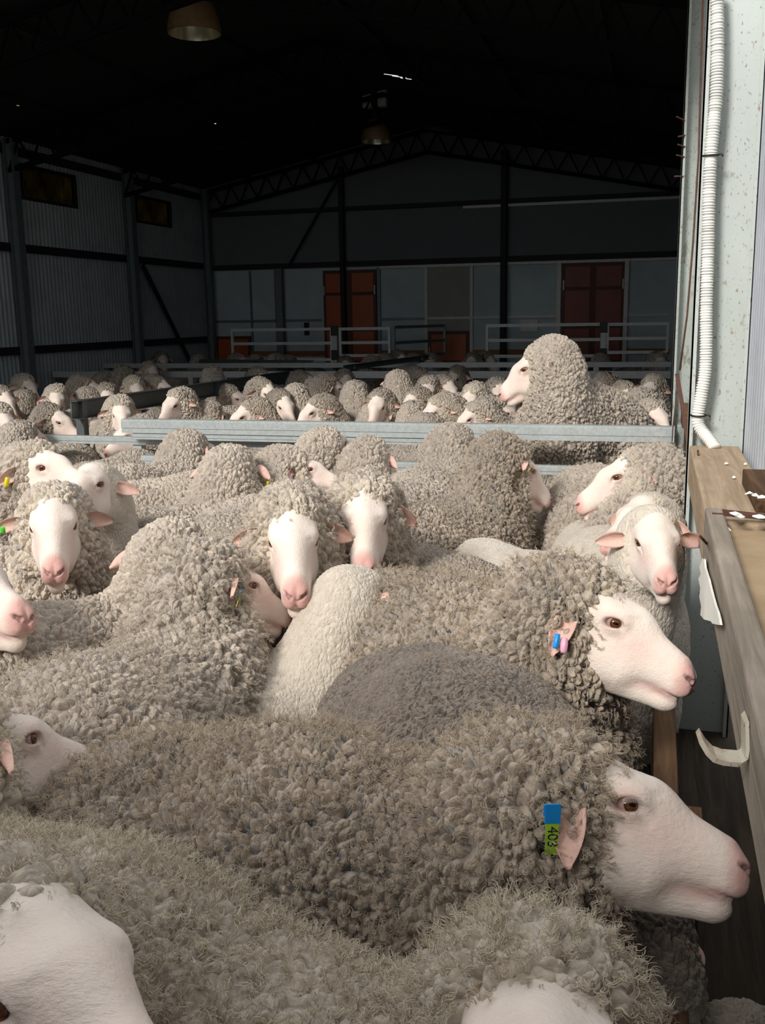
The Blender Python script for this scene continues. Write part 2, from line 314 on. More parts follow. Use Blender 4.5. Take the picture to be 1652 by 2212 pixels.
# unseen wall added behind the camera to keep sun off the nearest sheep
corrugated((-9.0, -1.1, 0), (1, 0, 0), 9.3, 0, 2.75, normal=(0, 1, 0)).build('wall_sun_block', 'zinc_wall', smooth=True, **K_)
# roof with real holes where daylight shows
def hole(px, py, du, dv):
    """where the view ray meets the roof slope: hole in (x, y)"""
    for sgn in (-1, 1):
        for t in np.linspace(2, 16, 4000):
            p = EYEPT + ray(px, py) / ray(px, py).y * t
            if p.z >= zroof(p.x): return (p.x - du, p.y - dv, p.x + du, p.y + dv)
def roof():
    hl = [hole(41, 227, 0.022, 0.02), hole(465, 267, 0.010, 0.012), hole(223, 304, 0.007, 0.012)]
    hr = [(h[0] - .12 + i*0.085, h[1] + i*0.05, h[0] + .05 + i*0.085, h[1] + 0.03 + i*0.05) for h in [hole(850, 162, 0, 0)] for i in range(3)]
    allh = hl + hr
    m = MB(); P = lambda u, v: (u, v, zroof(u))
    L_ = [h for h in allh if h[2] < XA]; R_ = [h for h in allh if h[0] >= XA]
    holed(m, (XL - 0.3, YF, XA, YW + 0.2), L_, P); holed(m, (XA, YF, XR + 0.6, YW + 0.2), R_, P)
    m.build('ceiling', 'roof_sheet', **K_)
roof()
# trusses
def truss(y, label, mat='shaded_steel', cat='roof truss'):
    t = thing('roof_truss', (XA, y, 3.0), label, cat); x0, x1 = XL + 0.1, XR + 0.15; zb0 = 3.22; zba = 3.98; off = 0.05
    top, bot, web = MB(), MB(), MB()
    for xa, xb in ((x0, XA), (XA, x1)):
        top.bar((xa, y, zroof(xa) - off - 0.04), (xb, y, zroof(xb) - off - 0.04), 0.05, 0.05)
        zz = lambda x: zb0 + (zba - zb0)*(1 - abs(x - XA)/(x1 - XA))
        bot.bar((xa, y, zz(xa)), (xb, y, zz(xb)), 0.05, 0.05); n = 12
        for i in range(n):
            a = xa + (xb - xa)*i/n; b = xa + (xb - xa)*(i + 1)/n; c = (a + b)/2
            web.bar((a, y, zz(a)), (c, y, zroof(c) - off - 0.05), 0.022, 0.022); web.bar((c, y, zroof(c) - off - 0.05), (b, y, zz(b)), 0.022, 0.022)
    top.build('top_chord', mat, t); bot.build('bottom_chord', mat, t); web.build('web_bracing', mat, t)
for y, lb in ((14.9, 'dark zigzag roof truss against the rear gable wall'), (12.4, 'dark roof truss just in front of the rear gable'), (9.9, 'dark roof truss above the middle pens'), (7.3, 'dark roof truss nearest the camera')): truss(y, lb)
for i, x in enumerate((-6.3, -5.2, -4.1, -2.7, -1.6, -0.5)):
    MB().box((x - .025, YF, zroof(x) - .055), (x + .025, YW, zroof(x) - .005)).build('roof_purlin', 'dark_steel', label='thin dark steel purlin running under the roof sheets', category='purlin', group='purlins under the roof')
# back wall
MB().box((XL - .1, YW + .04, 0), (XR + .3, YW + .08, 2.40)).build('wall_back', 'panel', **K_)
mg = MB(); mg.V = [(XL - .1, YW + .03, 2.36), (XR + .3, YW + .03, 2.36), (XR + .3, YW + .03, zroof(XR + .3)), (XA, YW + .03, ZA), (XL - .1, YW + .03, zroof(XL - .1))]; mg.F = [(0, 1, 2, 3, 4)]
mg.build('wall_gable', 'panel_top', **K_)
wy = YW
def wx(px): return at_y(px, 640, wy).x
def wz(py, px=900): return at_y(px, py, wy).z
n_ = 3
def trim(a, b, mat):
    global n_; n_ += 1; MB().box(a, b).build(f'trim_{n_}', mat, **K_)
trim((XL, wy - .08, 2.36), (XR + .2, wy + .02, 2.44), 'dark_steel')
trim((wx(820), wy - .02, 2.315), (XR, wy + .03, 2.355), 'strip')
trim((XL, wy - .08, 3.20), (XR + .2, wy + .02, 3.26), 'dark_steel'); trim((wx(1000), wy - .02, 3.155), (XR, wy + .03, 3.195), 'strip')
for a, b in ((448, 540), (540, 600), (615, 692), (820, 918), (922, 1016), (1020, 1205), (1355, 1450)):
    trim((wx(a), wy + .0, 1.53), (wx(b), wy + .04, 1.565), 'strip' if a > 900 else 'mid_steel')
trim((wx(448), wy, 0.98), (wx(1450), wy + .04, 1.06), 'skirt')
for px, w, mt in ((447, .05, 'mid_steel'), (541, .02, 'mid_steel'), (818, .05, 'mid_steel'), (920, .045, 'strip'), (1018, .045, 'strip')):
    trim((wx(px) - w/2, wy - .01, 0.9), (wx(px) + w/2, wy + .045, 2.34), mt)
MB().box((wx(920), wy + .02, 0.9), (wx(1018), wy + .035, 2.33)).build('wall_panel', 'panel_brown', label='grey-brown wall panel above the right orange hatch', category='wall panel')
def wdoor(n, xa, xb, z1, mat, split=True, z0=0.86, handles=True):
    d = MB().box((xa, wy - .015, z0), (xb, wy + .035, z1)).build(f'door_{n}', 'orange_frame', **K_)
    h = (xb - xa) / (2 if split else 1)
    for i in range(2 if split else 1):
        for a, b in (((z0 + .04, 1.36), (1.42, 1.92), (1.97, z1 - .05)) if split else ((z0 + .04, z1 - .05),)):
            MB().box((xa + h*i + .045, wy - .025, a), (xa + h*(i+1) - .045, wy, b)).build('door_panel', mat, d)
        if handles: MB().box((xa + (.012 if i == 0 else 2*h - .03), wy - .04, z1 - .38), (xa + (.03 if i == 0 else 2*h - .012), wy - .02, z1 - .24)).build('door_hinge', 'galv', d)
wdoor(1, wx(699), wx(813), 2.31, 'orange_door'); wdoor(2, wx(1214), wx(1348), 2.31, 'red_door')
wdoor(3, wx(462), wx(537), wz(722), 'orange_door', False); wdoor(4, wx(925), wx(1013), wz(716), 'orange_door', False)
for px in (1207, 1352): trim((wx(px) - .03, wy - .04, 0.86), (wx(px) + .03, wy + .045, 2.34), 'strip')
def gpost(px, z1, lb, w=.09, z0=0, dy=.12, mat='dark_steel'):
    x = wx(px); MB().box((x - w/2, wy - dy, z0), (x - w/2 + .008, wy - .02, z1)).box((x + w/2 - .008, wy - dy, z0), (x + w/2, wy - .02, z1)).box((x - w/2, wy - dy, z0), (x + w/2, wy - dy + .008, z1)).build('steel_column', mat, label=lb, category='column')
gpost(1089, 3.95, 'dark steel column up the rear wall, left of the right-hand doors'); gpost(745, 3.85, 'dark steel column up the rear wall in front of the left-hand doors', .07)
gpost(607, 2.36, 'short grey double post on the rear wall left of the orange doors', .13, 0, .10, 'mid_steel')
MB().bar((wx(742), wy - .1, 3.70), (wx(630) + .02, wy - .1, 2.42), 0.02, 0.075, (0, 1, 0)).build('gable_brace', 'dark_steel', label='dark diagonal brace on the rear gable wall', category='brace')
MB().box((wx(655), wy - .01, 1.31), (wx(664), wy + .05, 1.51)).build('wall_slot', 'dark_steel', label='narrow dark slot in the rear wall left of the orange doors', category='slot')
MB().box((wx(1125), wy + .0, 1.33), (wx(1162), wy + .05, 1.50)).build('notice', 'strip', label='small blank pale square sheet on rear wall beside the dark column', category='notice')
# ---------------------------------------------------------------- gates at the rear
def gate(xa, xb, y, zs, lb, mat='galv_white', w=.035, posts=(True, True), cat='gate', y2=None, tf=0.04):
    t = thing('yard_gate', ((xa + xb)/2, y, 0), lb, cat); y2 = y if y2 is None else y2
    for z in zs: MB().bar((xa, y, z), (xb, y2, z), .03, tf).build('rail', mat, t)
    for i, (x, yy) in enumerate(((xa, y), (xb, y2))):
        if posts[i]: MB().box((x - w/2, yy - .02, zs[-1] if posts[i] != 2 else 0), (x + w/2, yy + .02, zs[0] + tf/2)).build('stile', mat, t)
    return t
gy = 13.3
gx = lambda px: at_y(px, 730, gy).x
gz = lambda py, px: at_y(px, py, gy).z
gate(gx(502), gx(716), gy, (gz(712, 600), gz(742, 600), gz(777, 600)), 'long galvanised gate panel on the left with open end post', posts=(2, 2))
gate(gx(735), gx(841), gy, (gz(710, 790), gz(740, 790), gz(768, 790)), 'short square galvanised gate in front of the orange doors')
gate(gx(851), gx(918), gy, (gz(707, 850), gz(741, 850), gz(772, 850)), 'dark gate swung back towards the rear wall', 'mid_steel', posts=(2, True), y2=gy + 1.3)
gate(gx(1052), gx(1296), gy, (gz(703, 1100), gz(735, 1100), gz(769, 1200)), 'long galvanised gate panel behind the leaping sheep', posts=(2, False))
gate(gx(1312), gx(1441), gy, (gz(700, 1370), gz(731, 1370), gz(761, 1370)), 'short square galvanised gate on the far right')
for px, lb in ((724, 'black hinged post between the two left rear gates'), (1303, 'black and white hinged post between the two right rear gates')):
    x = gx(px); t = thing('gate_post', (x, gy, 0), lb, 'post'); z1 = gz(697, 1300)
    MB().box((x - .035, gy - .035, 0), (x + .035, gy + .035, z1)).build('shaft', 'galv', t)
    for a in (z1 - .13, z1 - .47): MB().box((x - .05, gy - .05, a), (x + .05, gy - .036, a + .14)).build('hinge_plate', 'black', t)
# ---------------------------------------------------------------- pen rails
def rail(p, q, h, w, lb, mat='galv', posts=(), chan=True, pz=None, name='pen_rail'):
    t = thing(name, ((Vector(p) + Vector(q))/2).to_tuple()[:2] + (0,), lb, 'rail')
    m = MB(); p, q = Vector(p) - Vector((0, 0, h/2)), Vector(q) - Vector((0, 0, h/2))
    d = (q - p).normalized(); nrm = Vector((d.y, -d.x, 0))
    m.bar(p, q, .005, h)
    for s_ in (1, -1): m.bar(p - nrm*w/2 + Vector((0, 0, s_*(h/2 - .003))), q - nrm*w/2 + Vector((0, 0, s_*(h/2 - .003))), w, .005)
    m.bar(p + Vector((0, 0, h*.12)), q + Vector((0, 0, h*.12)), .012, h*.5)
    m.build('rail', mat, t)
    for f in posts:
        c = p.lerp(q, f); MB().box((c.x - .03, c.y + .01, 0), (c.x + .03, c.y + .07, c.z + (h/2 if pz is None else pz))).build('post', mat, t)
    return t
Y1 = 5.35
x_ = lambda px, py, y: at_y(px, py, y).x
r1 = rail((x_(262, 915, Y1), Y1, 1.0), (x_(1457, 930, Y1), Y1, 1.0), .085, .05, 'broad galvanised top rail running across the front pen')
rail((x_(285, 935, Y1), Y1 + .01, .915), (x_(1075, 945, Y1), Y1 + .01, .915), .04, .04, 'narrow galvanised rail bolted right beneath the broad top rail')
rail((x_(46, 945, Y1), Y1 + .12, .875), (x_(640, 960, Y1), Y1 + .12, .875), .05, .04, 'dull lower rail reaching furthest left under the broad rail', 'galv', posts=(.40,))
rail((x_(305, 985, Y1), Y1, .775), (x_(1452, 1005, Y1), Y1, .775), .05, .04, 'thin galvanised lowest rail of the front pen', posts=(.01, .32))
Y2 = 10.4
rail((XL + .1, Y2, 1.0), (x_(622, 803, Y2), Y2, 1.0), .07, .05, 'left half of the galvanised rail across the middle of the shed', 'galv', posts=(.3, .6, .97))
rail((x_(626, 803, Y2), Y2, 1.0), (x_(1448, 803, Y2), Y2, 1.0), .075, .05, 'right half of the galvanised rail across the middle of the shed', posts=(.5, .97))
rail((x_(70, 790, 11.7), 11.7, 1.03), (x_(1450, 780, 11.7), 11.7, 1.03), .06, .05, 'farther galvanised rail behind the middle rail', posts=(.1, .4, .9))
rail((x_(560, 775, 12.9), 12.9, .97), (x_(1450, 770, 12.9), 12.9, .97), .05, .04, 'rearmost low rail just below the gates', posts=(.1, .5))
A1 = at_z(622, 801, 1.03); A0 = at_z(152, 866, 1.06)
rail(A1, A0, .13, .05, 'dark broad rail slanting from the middle rail to the left', 'galv_dark', posts=(.02, .45, .98))
B1 = at_z(330, 868, .80); rail(at_z(335, 880, .85), at_z(84, 915, .85), .07, .05, 'dark slanting rail below and in front of the broad slanting one', 'galv_dark', posts=(.05, .7))
rail(at_z(560, 845, .72), at_z(350, 868, .72), .07, .04, 'dark lower slanting rail seen between sheep left of centre', 'galv_dark', posts=(.5,))
rail(at_z(84, 918, .85), at_z(-60, 948, .85), .06, .05, 'rusty dark rail leaving the picture on the left', 'galv_dark', posts=(.5,))
rail((x_(430, 768, 12.2), 12.2, 1.06), (x_(700, 790, 12.2), 11.75, 1.06), .07, .05, 'dark rail slanting across below the left gate', 'galv_dark', posts=(.1, .9))
rail(at_z(925, 766, 1.12), at_z(742, 789, 1.05), .06, .05, 'dark rail slanting up towards the swung gate', 'galv_dark', posts=(.1, .9))
# ---------------------------------------------------------------- lamps
def lamp(px, py, y, r, lb, box):
    p = at_y(px, py, y); t = thing('pendant_lamp', p, lb, 'lamp')
    prof = [(r, 0), (r*.97, r*.25), (r*.90, r*.55), (r*.74, r*.95), (r*.45, r*1.28), (r*.24, r*1.38)]
    MB().lathe(prof, p).build('lamp_shade', 'lamp_out', t, smooth=True)
    MB().lathe([(q*.97, z - .003) for q, z in prof], p).build('reflector', 'lamp_in', t, smooth=True)
    MB().lathe([(.0, r*.35), (r*.16, r*.45), (r*.18, r*.65), (r*.1, r*.95), (r*.08, r*1.3)], p, 16).build('bulb', 'bulb', t, smooth=True)
    MB().lathe([(r*.26, r*1.36), (r*.26, r*1.8), (r*.0, r*1.8)], p, 16).build('lamp_holder', 'dark_steel', t)
    z1 = zroof(p.x) - .05
    MB().box((p.x - .006, p.y - .006, p.z + r*1.8), (p.x + .006, p.y + .006, z1)).build('hanger', 'dark_steel', t)
    if box:
        for s_ in (-1, 1): MB().box((p.x + s_*.1 - .055, p.y - .06, p.z + r*2.1), (p.x + s_*.1 + .055, p.y + .06, p.z + r*2.1 + .22)).build('ballast_box', 'strip', t)
lamp(420, 72, 7.9, .222, 'bronze bell-shaped pendant lamp hanging at the upper left', False); lamp(812, 306, 12.6, .195, 'smaller bell lamp hanging further back near the centre', True)
# ---------------------------------------------------------------- right-hand side: posts, conduit, bench beam
PY = 3.70
def steel_c(name, x0, x1, y, z0, z1, mat, lb, fl=.07, t=.006, lip=.018):
    m = MB().box((x0, y, z0), (x1, y + t, z1)).box((x0, y - fl, z0), (x0 + t, y, z1)).box((x1 - t, y - fl, z0), (x1, y, z1)).box((x0, y - fl, z0), (x0 + lip, y - fl + t, z1)).box((x1 - lip, y - fl, z0), (x1, y - fl + t, z1))
    return m.build(name, mat, label=lb, category='post')
steel_c('steel_post', .122, .318, PY + .03, 0, 4.2, 'post_paint', 'pale rust-spotted steel post behind the white conduit', fl=.045)
steel_c('steel_post', .090, .330, 5.55, 0, 3.7, 'post_far', 'speckled grey-green steel post behind the nearer pale post')
MB().box((.125, 5.42, 0), (.195, 5.50, 1.0)).build('gate_post', 'post_far', label='short galvanised post where the broad front rail ends', category='post', bevel=.004)
MB().box((.14, 5.1, 1.02), (.34, 5.42, 1.12)).box((.16, 4.0, .86), (.30, 5.4, 1.02)).build('timber_block', 'timber_brown', label='brown timber block and beam seen between the two steel posts', category='timber', bevel=.005)
MB().tube([at_y(1519, -30, 4.9), at_y(1516, 60, 4.9), at_y(1509, 330, 4.9), at_y(1497, 520, 4.9), at_y(1484, 680, 4.9), at_y(1468, 800, 4.9)], .0045, 8).build('rusty_rod', 'rust', label='thin rusty rod hanging between the steel posts', category='rod', smooth=True)
MB().bar(at_y(1462, 808, 4.9), at_y(1492, 985, 4.0), .005, .018, (1, 0, 0)).build('rusty_strap', 'rust', label='flat rusty strap slanting beside the short galvanised post', category='strap')
MB().tube([at_y(1462, 845, 5.285), at_y(1453, 925, 5.285), at_y(1448, 1010, 5.285)], .003, 6).build('tie_wire', 'rust', r1, label='rusty wire')
for i, (a, b) in enumerate((((1479, 262), (1461, 252)), ((1479, 292), (1465, 295)), ((1479, 318), (1464, 312)), ((1478, 340), (1461, 335)), ((1476, 381), (1457, 381)))):
    MB().tube([at_y(a[0] + 3, a[1], 5.49), at_y(*b, 5.44)], .004, 6).build('rusty_nail', 'rust', label='rusty nail sticking out of the speckled post', category='nail', group='nails along the speckled post')
def conduit():
    P = [(1547, -40), (1549, 30), (1549, 120), (1547, 200), (1540, 280), (1535, 335), (1531, 420), (1529, 520), (1527, 600), (1525, 680), (1525, 740), (1523, 800), (1515, 850), (1508, 890), (1507, 912), (1515, 930), (1530, 948), (1542, 964), (1545, 970)]
    pts = [at_y(x, y, PY - .045 - (0.05 if y > 925 else 0)*(y-925)/45) for x, y in P]
    fine = []                                        # arc-length resample with catmull-rom
    for i in range(len(pts)-1):
        p0, p1, p2, p3 = pts[max(i-1, 0)], pts[i], pts[i+1], pts[min(i+2, len(pts)-1)]
        for k in range(40):
            t = k/40; fine.append(0.5*((2*p1) + (p2-p0)*t + (2*p0-5*p1+4*p2-p3)*t*t + (3*p1-p0-3*p2+p3)*t*t*t))
    out = [fine[0]]; acc = 0; step = .0022
    for a, b in zip(fine, fine[1:]):
        L_ = (b-a).length; acc += L_
        while acc >= step: acc -= step; out.append(b.copy())
    rad = [.0205 + .0026*math.sin(2*math.pi*i*step/.0095) for i in range(len(out))]
    t = thing('conduit', out[-1], 'white corrugated flexible conduit running down the pale post', 'conduit')
    MB().tube(out, rad, 20).build('ribbed_hose', 'conduit', t, smooth=True)
    for (x, y) in ((1534, 336), (1508, 897)):
        c = at_y(x, y, PY - .045)
        m = MB(); ring = [(c.x + .0255*math.cos(a), c.y + .0255*math.sin(a), c.z + .002*math.sin(a)) for a in np.linspace(0, 2*math.pi, 25)]
        m.tube(ring, .0032, 8, False).tube([(c.x + .024, c.y - .004, c.z), (c.x + .036, c.y - .008, c.z + .003), (c.x + .040, c.y - .008, c.z - .006)], .003, 6).build('cable_tie', 'black', t, smooth=True)
conduit()
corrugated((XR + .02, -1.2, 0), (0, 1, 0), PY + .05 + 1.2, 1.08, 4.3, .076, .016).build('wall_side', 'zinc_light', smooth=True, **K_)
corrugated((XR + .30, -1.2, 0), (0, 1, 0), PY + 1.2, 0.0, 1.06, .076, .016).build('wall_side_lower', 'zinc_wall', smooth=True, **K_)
MB().box((.130, 2.36, .98), (.300, PY - .02, 1.12)).build('timber_beam', 'timber_top', label='thick dusty timber beam under the white conduit', category='beam', bevel=.006)
MB().box((.128, -.3, 1.0), (.168, 2.42, 1.135)).build('bench_edge', 'timber_grey', label='weathered grey timber edge board carrying the metal hook', category='board', bevel=.006)
MB().box((.169, -.3, 1.07), (.60, 2.34, 1.10)).build('workbench', 'ply', label='dusty plywood bench surface at the right frame edge', category='bench')
MB().box((.245, 2.45, 1.12), (.32, 2.85, 1.165)).build('timber_offcut', 'timber_brown', label='small dark timber offcut lying on the dusty beam', category='timber', bevel=.003)
MB().bar((.138, 2.42, 1.128), (.40, 2.30, 1.13), .012, .010).bar((.14, 2.34, 1.135), (.42, 2.34, 1.128), .006, .006).build('rusty_bar', 'rust', label='rusty iron strips lying across the beam and bench', category='iron strip')
for i, (px, py, z, s_) in enumerate(((1618, 1068, 1.168, .014), (1632, 1072, 1.168, .012), (1645, 1076, 1.168, .016), (1588, 1112, 1.137, .016), (1600, 1118, 1.137, .014), (1640, 1118, 1.137, .018), (1572, 1146, 1.12, .010), (1610, 1004, 1.12, .007), (1568, 1003, 1.12, .009), (1585, 1033, 1.12, .008))):
    c = at_z(px, py, z + .003); m = MB(); k = 7
    m.V = [(c.x + s_*(.6 + .5*random.random())*math.cos(a), c.y + s_*(.6 + .6*random.random())*math.sin(a), c.z + .004*random.random()) for a in np.linspace(0, 6.28, k, False)] + [(c.x, c.y, c.z + .008)]
    m.F = [(j, (j+1) % k, k) for j in range(k)] + [tuple(range(k))[::-1]]
    m.build('paint_flake', 'paper', label='small whitish flake of debris lying on the beam and bench', category='flake', group='white flakes on the bench')
def sheet():
    m = MB(); rows = 14
    L_ = [(1517, 1205), (1510, 1225), (1513, 1240), (1508, 1250), (1512, 1270), (1510, 1290), (1514, 1310), (1512, 1328), (1520, 1338), (1535, 1342), (1538, 1347), (1552, 1350)]
    R_ = [(1520, 1208), (1522, 1226), (1526, 1240), (1530, 1252), (1534, 1270), (1539, 1290), (1544, 1308), (1549, 1322), (1551, 1330), (1553, 1338), (1554, 1345), (1555, 1350)]
    f = lambda q: at_x(q[0], q[1], .118)
    front = [f(q) for q in L_], [f(q) for q in R_]
    for a, b in zip(*front): m.V += [tuple(a), tuple(b), (a.x + .004, a.y, a.z), (b.x + .004, b.y, b.z)]
    for i in range(len(L_)-1):
        k = 4*i; m.F += [(k, k+4, k+5, k+1), (k+2, k+3, k+7, k+6), (k, k+2, k+6, k+4), (k+1, k+5, k+7, k+3)]
    m.build('torn_sheet', 'paper', label='torn white sheet hanging below the bench edge board', category='sheet')
sheet()
MB().tube([at_x(1512, 1158, .10), at_x(1527, 1175, .13)], .003, 8).build('bent_nail', 'rust', label='rusty nail sticking out of the bench side', category='nail', smooth=True)
MB().tube([at_z(1508, 985, 1.12), at_z(1507, 973, 1.135)], .003, 8).build('upright_nail', 'rust', label='short upright nail on the far end of the beam', category='nail', smooth=True)
def hook():
    D = (at_x(1612, 1600, .124) - EYEPT).length; c = [at_d(x, y, D) for x, y in ((1618, 1560), (1619, 1620), (1616, 1640), (1603, 1648), (1570, 1645), (1548, 1638), (1532, 1622), (1522, 1605), (1518, 1598))]
    t = thing('metal_hook', c[1], 'chalky bent metal hook bracket fixed to the bench edge board', 'hook')
    m = MB(); wdt = Vector((-.004, .022, .006))
    for p in c: m.V += [tuple(p), tuple(p + wdt), tuple(p + Vector((-.004, 0, -.006))), tuple(p + wdt + Vector((-.004, 0, -.006)))]
    for i in range(len(c)-1):
        k = 4*i; m.F += [(k, k+1, k+5, k+4), (k+2, k+6, k+7, k+3), (k, k+4, k+6, k+2), (k+1, k+3, k+7, k+5)]
    e = 4*(len(c)-1); m.F += [(0, 2, 3, 1), (e, e+1, e+3, e+2)]
    m.build('hook_arm', 'hook', t)
hook()
MB().box((.03, -.3, .44), (.085, 3.6, .56)).build('fence_board', 'timber_brown', label='long brown timber fence board low down on the right', category='board', bevel=.004)
MB().box((.03, -.3, .14), (.085, 3.6, .26)).build('fence_board', 'timber_brown', label='bottom brown timber fence board hidden below the upper one', category='board', bevel=.004)
for y in (.25, 1.9, 3.45): MB().box((.086, y - .04, 0), (.125, y + .04, .60)).build('fence_post', 'timber_brown', label='short brown timber post behind the low fence boards', category='post', group='posts of the low timber fence')
# ---------------------------------------------------------------- sheep shapes (signed distance fields meshed by surface nets)
def sstep(a, b, x):
    t = np.clip((x - a) / (b - a), 0, 1); return t * t * (3 - 2 * t)
def smin(a, b, k):
    h = np.clip(0.5 + 0.5 * (b - a) / k, 0, 1); return b + (a - b) * h - k * h * (1 - h)
def smax(a, b, k): return -smin(-a, -b, k)
def cap(P, a, b, ra, rb):
    a = np.asarray(a, float); b = np.asarray(b, float); ab = b - a
    t = np.clip(((P[0]-a[0])*ab[0] + (P[1]-a[1])*ab[1] + (P[2]-a[2])*ab[2]) / max(ab @ ab, 1e-9), 0, 1)
    return np.sqrt((P[0]-a[0]-t*ab[0])**2 + (P[1]-a[1]-t*ab[1])**2 + (P[2]-a[2]-t*ab[2])**2) - (ra + (rb-ra)*t)
def ell(P, c, r):
    x, y, z = (P[0]-c[0])/r[0], (P[1]-c[1])/r[1], (P[2]-c[2])/r[2]
    k0 = np.sqrt(x*x + y*y + z*z) + 1e-9
    k1 = np.sqrt((x/r[0])**2 + (y/r[1])**2 + (z/r[2])**2) + 1e-9
    return k0 * (k0 - 1) / k1
def nets(D, xs, ys, zs):
    """naive surface nets on a rectilinear grid -> verts, quads"""
    s = D < 0; nx, ny, nz = D.shape
    cnt = np.zeros((nx-1, ny-1, nz-1)); acc = np.zeros((3, nx-1, ny-1, nz-1))
    C = [xs, ys, zs]
    def corner(i, j, k): return slice(i, nx-1+i), slice(j, ny-1+j), slice(k, nz-1+k)
    for ax in range(3):
        for u in (0, 1):
            for v in (0, 1):
                o0 = [u, v]; o0.insert(ax, 0); o1 = [u, v]; o1.insert(ax, 1)
                a = D[corner(*o0)]; b = D[corner(*o1)]
                m = (a < 0) != (b < 0)
                t = np.where(m, a / np.where(m, a - b, 1), 0)
                cnt += m
                for q in range(3):
                    c = C[q]
                    base = c[o0[q]:len(c)-1+o0[q]]; nxt = c[o1[q]:len(c)-1+o1[q]]
                    sh = [1, 1, 1]; sh[q] = -1
                    base = base.reshape(sh); nxt = nxt.reshape(sh)
                    acc[q] += m * (base + t * (nxt - base))
    act = cnt > 0
    idx = -np.ones(act.shape, int); idx[act] = np.arange(act.sum())
    V = np.stack([acc[q][act] / cnt[act] for q in range(3)], 1)
    F = []
    for ax in range(3):
        sl0 = [slice(1, -1)] * 3; sl1 = [slice(1, -1)] * 3
        sl0[ax] = slice(0, -1); sl1[ax] = slice(1, None)
        a = s[tuple(sl0)]; b = s[tuple(sl1)]
        I = np.argwhere(a != b)
        if not len(I): continue
        flip = a[tuple(I.T)]
        I = I.copy()
        for q in range(3):
            if q != ax: I[:, q] += 1
        o = [q for q in range(3) if q != ax]
        def g(du, dv):
            J = I.copy(); J[:, o[0]] -= du; J[:, o[1]] -= dv; return idx[tuple(J.T)]
        Q = np.stack([g(0, 0), g(1, 0), g(1, 1), g(0, 1)], 1)
        if ax == 1: flip = ~flip
        Q[~flip] = Q[~flip][:, ::-1]
        F.append(Q)
    return V, np.concatenate(F)
def polish(V, fn, it=2, e=1e-3):
    for _ in range(it):
        d = fn(V.T)
        g = np.stack([fn((V + np.eye(3)[q]*e).T) - d for q in range(3)], 1) / e
        V = V - (d / np.maximum((g*g).sum(1), 0.25))[:, None] * g * 0.9
    return V
def refine(V, F):
    """split every quad into four"""
    E = np.concatenate([F[:, [i, (i+1) % 4]] for i in range(4)]); E.sort(axis=1)
    key = E[:, 0].astype(np.int64) * len(V) + E[:, 1]; uk, inv = np.unique(key, return_inverse=True); inv = inv.reshape(4, -1)
    em = (V[uk // len(V)] + V[uk % len(V)]) / 2; fc = V[F].mean(1); n = len(V); m = len(em)
    Q = []; c = n + m + np.arange(len(F))
    for i in range(4): Q.append(np.stack([F[:, i], n + inv[i], c, n + inv[(i+3) % 4]], 1))
    return np.concatenate([V, em, fc]), np.concatenate(Q)
def quads_to_mesh(name, V, F, smooth=True):
    me = bpy.data.meshes.new(name)
    V = np.ascontiguousarray(V, dtype=np.float32); F = np.ascontiguousarray(F, dtype=np.int32)
    me.vertices.add(len(V)); me.vertices.foreach_set('co', V.ravel())
    me.loops.add(F.size); me.loops.foreach_set('vertex_index', F.ravel())
    me.polygons.add(len(F)); me.polygons.foreach_set('loop_start', np.arange(0, F.size, 4, dtype=np.int32))
    me.update(calc_edges=True); me.validate()
    if smooth: me.polygons.foreach_set('use_smooth', np.ones(len(me.polygons), bool))
    return me
def attr(me, name, vals):
    a = me.attributes.new(name, 'FLOAT', 'POINT'); a.data.foreach_set('value', np.ascontiguousarray(vals, dtype=np.float32))

